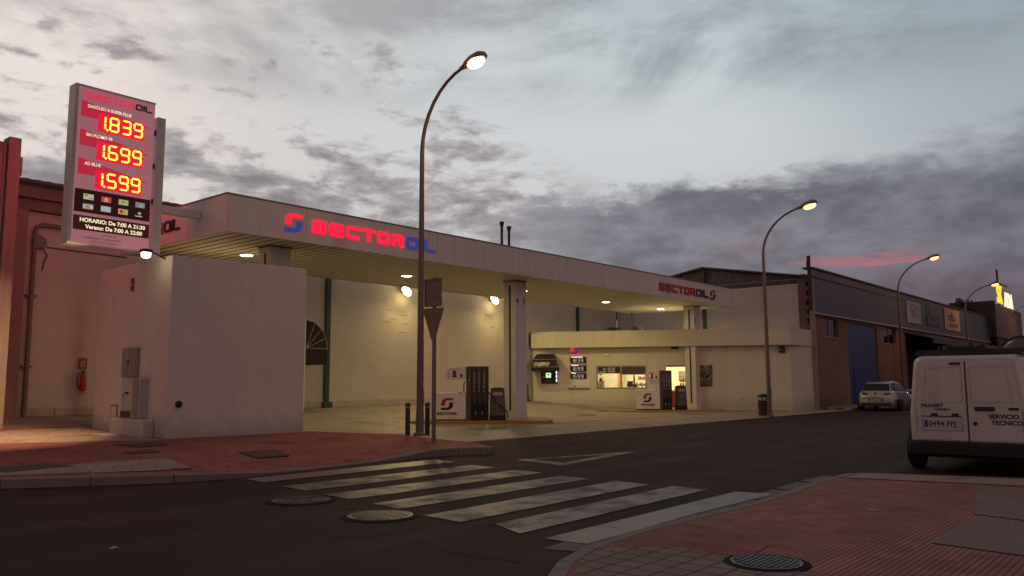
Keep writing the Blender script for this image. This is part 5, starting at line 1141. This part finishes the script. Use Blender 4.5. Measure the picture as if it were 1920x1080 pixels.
# far rooftop box with glowing letters
bx = thing('rooftop_billboard', (95, 15, 5), 'corrugated brown rooftop box below the glowing letters', 'rooftop box')
obj('box', MB().box(88.3, 103.0, 15.2, 19, 5.6, 8.75), rib_mat('box_ribs', (.13, .09, .09), .7, 'X'), bx)
obj('side', MB().box(88.1, 88.29, 15.1, 19, 5.6, 9.0), mat('box_side', (.06, .045, .045), .8), bx)
obj('hopper', MB().rings([[(91, 15.4, 4.0), (95, 15.4, 4.0), (95, 18, 4.0), (91, 18, 4.0)], [(89, 15.3, 5.59), (98, 15.3, 5.59), (98, 19, 5.59), (89, 19, 5.59)]]), mat('box_side', (.06, .045, .045), .8), bx)
obj('base', MB().box(89, 112, 15.8, 19, 0, 3.99), mat('far_base', (.18, .10, .08), .8, var=.2), bx)
t = thing('rooftop_letters', (95, 15, 9), 'glowing yellow and white SKADA letters on top of the rooftop box', 'lettering')
bf2 = Fr((0, 15.1, 0), (1, 0, 0))
M_yel = emis('letter_yellow', (1.0, .78, .05), 1.0); M_wl = emis('letter_cream', (1.0, .92, .6), 1.1)
text('SK', 2.5, bf2, 89.6, 8.95, M_yel, 'letters_yellow', t, 0, .05, .03, sx=.95); text('ADA', 2.1, bf2, 93.3, 8.80, M_wl, 'letters_white', t, 0, .05, .03, sx=1.0)
text('ESE', .9, bf2, 91.6, 11.3, mat('letters_small', (.2, .14, .06), .6, emit=(.35, .22, .08), es=.5), 'letters_small', t, 0, .05, .02, sx=1.2)
obj('mast', MB().box(91.3, 91.5, 15.2, 15.35, 8.76, 12.3).box(90, 96, 15.2, 15.3, 10.95, 11.05), M_dark, t)
# little trees peeping over, far right
def tree(x, y, z0, zc, rad, n, label):
    t = thing('tree', (x, y, z0), label, 'tree', 'small dark trees at the far right')
    trunk = MB().tube([(x, y, z0), (x+.1, y, (z0+zc)/2), (x, y, zc)], [.16, .12, .06], 8)
    for k in range(6):
        a = k*1.1; trunk.tube([(x, y, zc-rad*.5), (x+rad*.6*math.cos(a), y+rad*.6*math.sin(a), zc+rad*.3*math.sin(a*2))], [.06, .02], 5)
    obj('trunk', trunk, mat('bark', (.06, .04, .03), .9), t)
    mb = MB(); cl = [(Vector((random.gauss(0, .45), random.gauss(0, .45), random.gauss(0, .35)))*rad, random.uniform(.25, .45)*rad) for _ in range(14)]
    for _ in range(n):
        c_, r_ = random.choice(cl); d = Vector((random.gauss(0, 1), random.gauss(0, 1), random.gauss(0, 1))).normalized()*r_*random.uniform(.5, 1)
        p = Vector((x, y, zc))+c_+d; a = Vector((random.gauss(0, 1), random.gauss(0, 1), random.gauss(0, .6))).normalized()*.13; b = a.orthogonal().normalized()*.07
        mb.add([p-a, p+b, p+a, p-b], [(0, 1, 2, 3)])
    obj('crown', mb, mat('leaves', (.035, .04, .02), .8, var=.5, scale=3), t)
tree(88.5, 17.6, .1, 8.6, 1.0, 700, 'small dark leafy tree top left of the rooftop box')
tree(110, 17.0, .1, 6.0, 1.8, 1300, 'dark leafy tree right of the rooftop box at the edge of the photo')
t = thing('tank_trailer', (60, 8, 0), 'rounded dark tank trailer showing above the white van at the right edge', 'tank trailer')
fa = Fr((47, 9.2, 0), (0, -1, 0))
obj('tank', MB().rings([[(54+xx, 8.1+1.25*q*math.cos(2*PI*k/20), 2.85+1.1*q*math.sin(2*PI*k/20)) for k in range(20)] for xx, q in ((0, .3), (.25, .8), (.6, 1.0), (8, 1.0), (8.4, .8), (8.6, .3))]), mat('tank_grey', (.13, .11, .11), .35, .4, var=.15), t, smooth=True)
obj('ring', MB().rings([[(54.55+xx, 8.1+1.32*math.cos(2*PI*k/20), 2.85+1.17*math.sin(2*PI*k/20)) for k in range(20)] for xx in (0, .15)]), M_dark, t)
obj('chassis', MB().box(54.3, 62.5, 7.3, 8.9, 1.2, 1.75), M_dark, t)
for xx in (55.6, 57.0, 61): obj('wheel', MB().lathe(0, 0, [(.5, 0), (.5, 2.4)], 20, Fr((xx, 9.3, .5), (1, 0, 0), (0, 0, 1))), M_black, t)

# ------------------------------------------------------------------ vehicles
def vsec(X, wb, wt_, z0, z1, zm, rb=.06, rt=.12, yc=0):
    """closed body section at X: half width wb low, wt_ at the top, zm = height of greatest width"""
    pts = []
    def arc(cx, cz, rx, a0, a1, n=4): return [(cx+rx*math.cos(a0+(a1-a0)*i/n), cz+rx*math.sin(a0+(a1-a0)*i/n)) for i in range(n+1)]
    right = arc(wb-rb, z0+rb, rb, -PI/2, 0) + [(wb, zm)] + arc(wt_-rt, z1-rt, rt, 0, PI/2)
    full = right + [(-a, b) for a, b in reversed(right)]
    return [(X, yc+a, b) for a, b in full]
M_van = mat('van_white', (.58, .54, .53), .35, var=.08, scale=2, coat=.3, streak=.12)
M_tyre = mat('tyre', (.012, .011, .011), .85, var=.2); M_rim = mat('rim', (.12, .11, .11), .4, .6, var=.1)
M_tail = mat('tail_red', (.16, .008, .008), .2, var=0, coat=.5)
def wheel(parent, X, Y, r_, w_, side):
    wf = Fr((X, Y, r_), (1, 0, 0), (0, 0, 1))      # z axis = -Y
    wf = Fr((X, Y, r_), (side, 0, 0), (0, 0, 1))
    t_ = obj('wheel', MB().lathe(0, 0, [(r_*.6, 0), (r_*.92, 0), (r_, -.03), (r_, -w_+.03), (r_*.92, -w_), (r_*.5, -w_)], 26, wf), M_tyre, parent, smooth=True)
    mb = MB(); mb.lathe(0, 0, [(r_*.62, -.015), (r_*.62, -.005), (r_*.5, -.03), (r_*.12, -.01)], 20, wf)
    obj('rim', mb, M_rim, t_)
XR = 14.5; YC = 2.96
van = thing('parked_van', (XR+2, YC, 0), 'white service van with a roof rack parked at the right edge, seen from behind', 'van')
secs = [(.0, .80, .70, .46, 1.80, .95, .05, .10), (.05, .85, .76, .42, 1.85, .95, .06, .13), (.3, .87, .78, .40, 1.86, .95, .06, .14), (2.4, .87, .78, .40, 1.86, .95, .06, .14), (3.05, .87, .76, .40, 1.78, .95, .06, .14), (3.6, .87, .80, .40, 1.22, .9, .06, .10), (4.3, .84, .76, .40, 1.02, .75, .06, .10), (4.5, .74, .68, .45, .85, .7, .05, .06)]
obj('body', MB().rings([vsec(XR+a, b, c_, z0, z1, zm, rb, rt, YC) for a, b, c_, z0, z1, zm, rb, rt in secs]), M_van, van, smooth=True)
vf = Fr((XR, YC, 0), (0, -1, 0))     # rear face, x to the right in the picture
vt = Fr((XR-.002, YC, 0), (0, -1, 0))
def vline(mb, pts, w=.012, cl=False): mb.stroke(pts, w, .001, .006, vf, cl)
M_gap = mat('gap_dark', (.06, .05, .05), .7, var=0)
for (nm, a, b) in (('rear_door', -.73, -.012), ('rear_door', .012, .73)):
    ta, tb = (a*.90, b*.98) if a < 0 else (a*.98, b*.90)
    d = obj(nm, MB().prism([(a, .52), (b, .52), (b, 1.0), (tb, 1.74), (ta, 1.74), (a, 1.0)], .001, .018, vf), M_van, van, bevel=.006)
    mb = MB()
    if a < 0: mb.stroke([(-.62, 1.13), (-.575, 1.62), (-.55, 1.65), (-.08, 1.68), (-.06, 1.64), (-.06, 1.15), (-.08, 1.12), (-.6, 1.11)], .012, .019, .023, vf, True)
    else: mb.stroke([(.06, 1.15), (.06, 1.64), (.08, 1.68), (.52, 1.67), (.56, 1.63), (.62, 1.15), (.6, 1.12), (.08, 1.12)], .012, .019, .023, vf, True)
    obj('window_outline', mb, mat('outline_pale', (.46, .42, .41), .4), d)
obj('door_gap', MB().box(-.011, .011, .50, 1.76, .001, .010, vf), M_gap, van)
obj('high_brake_light', MB().box(-.22, -.06, 1.705, 1.745, .019, .032, vf), mat('brake_dark', (.05, .015, .015), .3), van)
obj('handle', MB().bbox(.10, .38, .985, 1.05, .019, .045, .012, vf).bbox(.56, .70, 1.0, 1.04, .019, .035, .01, vf), M_dark, van)
obj('lock', MB().cyl(.10, .79, .019, .035, .03, n=14, fr=vf), M_dark, van)
obj('plate_recess', MB().stroke([(-.66, .86), (-.66, .67), (-.08, .67), (-.08, .86)], .02, .019, .024, vf), mat('outline_grey', (.36, .33, .32), .5), van)
obj('plate_light', MB().box(-.52, -.43, .90, .94, .019, .04, vf).box(-.22, -.13, .90, .94, .019, .04, vf).box(-.66, -.08, .885, .897, .019, .032, vf), M_dark, van)
np_ = obj('number_plate', MB().box(-.63, -.11, .72, .83, .019, .026, vf), mat('plate_white', (.5, .47, .48), .4, var=.05), van)
obj('blue_band', MB().box(-.629, -.58, .721, .829, .0262, .028, vf), mat('plate_blue', (.03, .05, .25), .4, var=0), np_)
text('0494 FPJ', .115, vf, -.565, .735, M_num, 'plate_text', np_, .027, .001, .002, sx=.98)
text('SERVICIO', .095, vf, .29, .87, M_num, 'door_text', van, .019, .001, .004, sx=1.02); text('TECNICO', .095, vf, .32, .775, M_num, 'door_text', van, .019, .001, .004, sx=1.02)
text('TRANSIT', .07, vf, -.68, 1.035, M_num, 'badge_text', van, .019, .002, .003, sx=1.2, shear=.15); text('CONNECT', .045, vf, -.48, .985, M_num, 'badge_text', van, .019, .002, .002, sx=1.1)
for s in (-1, 1):
    obj('tail_light', MB().rings([[(s*.75, zz, .0), (s*.865, zz, -.10), (s*.872, zz, -.16), (s*.80, zz, -.12)] for zz in (.64, 1.0)], vf).rings([[(s*.745, zz, .004), (s*.86, zz, -.065), (s*.86, zz, -.12), (s*.78, zz, -.1)] for zz in (.645, .995)], vf), M_tail, van)
obj('bumper', MB().bbox(-.88, .88, .27, .505, -.30, .10, .04, vf), mat('bumper_black', (.012, .010, .010), .65, var=.2), van)
obj('underbody', MB().box(-.7, .7, .22, .44, -4.2, -.32, vf), M_black, van)
for s in (-1, 1):
    for xx in (.78, 3.65): wheel(van, XR+xx, YC+s*.86, .31, .20, s)
obj('side_window', MB().prism([(XR+2.5, 1.22), (XR+3.5, 1.2), (XR+3.1, 1.64), (XR+2.55, 1.68)], 0, .02, Fr((0, YC-.82, 0), (1, 0, 0))), M_win, van)
obj('windscreen', MB().rings([[(XR+3.12, YC+s_, 1.74), (XR+3.62, YC+s_*1.05, 1.26), (XR+3.58, YC+s_*1.05, 1.22), (XR+3.08, YC+s_, 1.70)] for s_ in (-.68, .68)]), M_win, van)
obj('roof_rack', MB().box(XR+.35, XR+.41, YC-.78, YC+.78, 1.90, 1.96).box(XR+1.3, XR+1.36, YC-.78, YC+.78, 1.90, 1.96).box(XR+2.2, XR+2.26, YC-.78, YC+.78, 1.90, 1.96).box(XR+.2, XR+2.5, YC+.70, YC+.76, 1.865, 1.93).box(XR+.2, XR+2.5, YC-.76, YC-.70, 1.865, 1.93), M_dark, van)
t = thing('ladder', (XR+1, YC, 1.96), 'black ladder lying on the roof rack of the white van', 'ladder')
obj('rail', MB().box(XR+.1, XR+2.9, YC-.28, YC-.24, 1.961, 2.02), M_dark, t); obj('rail', MB().box(XR+.1, XR+2.9, YC+.24, YC+.28, 1.961, 2.02), M_dark, t)
mb = MB()
for k in range(9): mb.box(XR+.25+k*.3, XR+.29+k*.3, YC-.239, YC+.239, 1.975, 2.01)
obj('rungs', mb, M_dark, t)

CX, CY = 42.6, 12.72
car = thing('parked_car', (CX+2, CY, 0), 'silver hatchback parked in front of the blue warehouse door', 'car')
M_silver = mat('car_silver', (.40, .41, .44), .25, .55, var=.03, coat=.5)
low = [(0, .70, .64, .30, .78, .55), (.06, .80, .76, .24, .92, .6), (.3, .84, .80, .22, .98, .6), (1.0, .85, .80, .20, .96, .6), (2.9, .85, .79, .20, .92, .58), (3.6, .82, .74, .22, .80, .55), (3.95, .70, .62, .28, .62, .5)]
obj('body', MB().rings([vsec(CX+a, b, c_, z0, z1, zm, .06, .09, CY) for a, b, c_, z0, z1, zm in low]), M_silver, car, smooth=True)
gh = [(.12, .74, .72, .85, 1.0, .92), (.34, .74, .58, .85, 1.36, .95), (.6, .75, .60, .85, 1.43, .95), (1.6, .75, .60, .85, 1.44, .95), (2.1, .75, .58, .85, 1.36, .95), (2.8, .74, .70, .82, .96, .9)]
obj('cabin', MB().rings([vsec(CX+a, b, c_, z0, z1, zm, .02, .07, CY) for a, b, c_, z0, z1, zm in gh]), M_silver, car, smooth=True)
rf = Fr((CX, CY, 0), (0, -1, 0))
obj('rear_window', MB().rings([[(CX+.10, CY+s*.66, .99), (CX+.305, CY+s*.56, 1.33), (CX+.335, CY+s*.56, 1.33), (CX+.13, CY+s*.66, .99)] for s in (-1, 1)]), M_win, car)
for s in (-1, 1):
    sw = obj('side_window', MB().rings([[(CX+.55, CY+s*(.755+e), .98), (CX+2.55, CY+s*(.755+e), .96), (CX+2.0, CY+s*(.625+e), 1.32), (CX+.75, CY+s*(.625+e), 1.35)] for e in (.0, .012)]), M_win, car)
    obj('pillar', MB().rings([[(CX+1.42, CY+s*(.768+e), .98), (CX+1.50, CY+s*(.768+e), .98), (CX+1.48, CY+s*(.638+e), 1.34), (CX+1.40, CY+s*(.638+e), 1.34)] for e in (.0, .008)]), M_silver, sw)
    obj('tail_light', MB().prism([(s*.36, .80), (s*.40, .875), (s*.66, .885), (s*.70, .80), (s*.5, .775)], -.045, .012, rf), M_tail, car)
    obj('mirror', MB().bbox(CX+2.45, CX+2.6, CY+s*.80, CY+s*.98, .92, 1.04, .03), M_silver, car)
    for xx in (.72, 3.15): wheel(car, CX+xx, CY+s*.845, .29, .19, s)
obj('badge', MB().lathe(0, 0, [(.05, -.03), (.05, .012), (.03, .014)], 16, Fr((CX, CY, .85), (0, -1, 0))), M_tail, car)
obj('bumper_line', MB().box(-.62, .62, .615, .64, .0, .025, rf), M_silver, car); obj('boot_gap', MB().stroke([(-.5, .70), (-.44, .655), (.44, .655), (.5, .70)], .015, .0, .006, rf), M_gap, car)
obj('plate_recess', MB().box(-.34, .34, .46, .60, .0, .012, rf), M_gap, car); obj('number_plate', MB().box(-.26, .26, .475, .585, .0125, .02, rf), mat('plate_dim', (.35, .33, .33), .5, var=.1), car)
obj('lower_bumper', MB().box(-.72, .72, .25, .40, -.3, .004, rf), M_dark, car); obj('lower_trim', MB().box(-.60, .60, .405, .43, .0, .015, rf), M_silver, car)

for (x, y, a, lb) in ((3.4, 7.58, .4, 'small pale paper scrap lying on the road at the lower left'), (5.3, 12.62, 1.2, 'small crumpled paper scrap on the left pavement by the kerb'), (9.4, 2.9, .9, 'tiny pale paper scrap on the red pavement at the right')):
    z = .004 if x < 4 else (.137 if y > 10 else .066)
    d = Vector((math.cos(a), math.sin(a), 0))*.045; e = Vector((-d.y, d.x, 0))*.6; p = Vector((x, y, z))
    mb = MB(); mb.add([p-d-e, p+d-e*.8, p+d*1.1+e, p-d*.7+e*1.1, p+Vector((0, 0, .018))], [(0, 1, 4), (1, 2, 4), (2, 3, 4), (3, 0, 4)])
    tag(obj('paper_scrap', mb, mat('scrap', (.35, .30, .29), .8, var=.1)), lb, 'paper scrap')
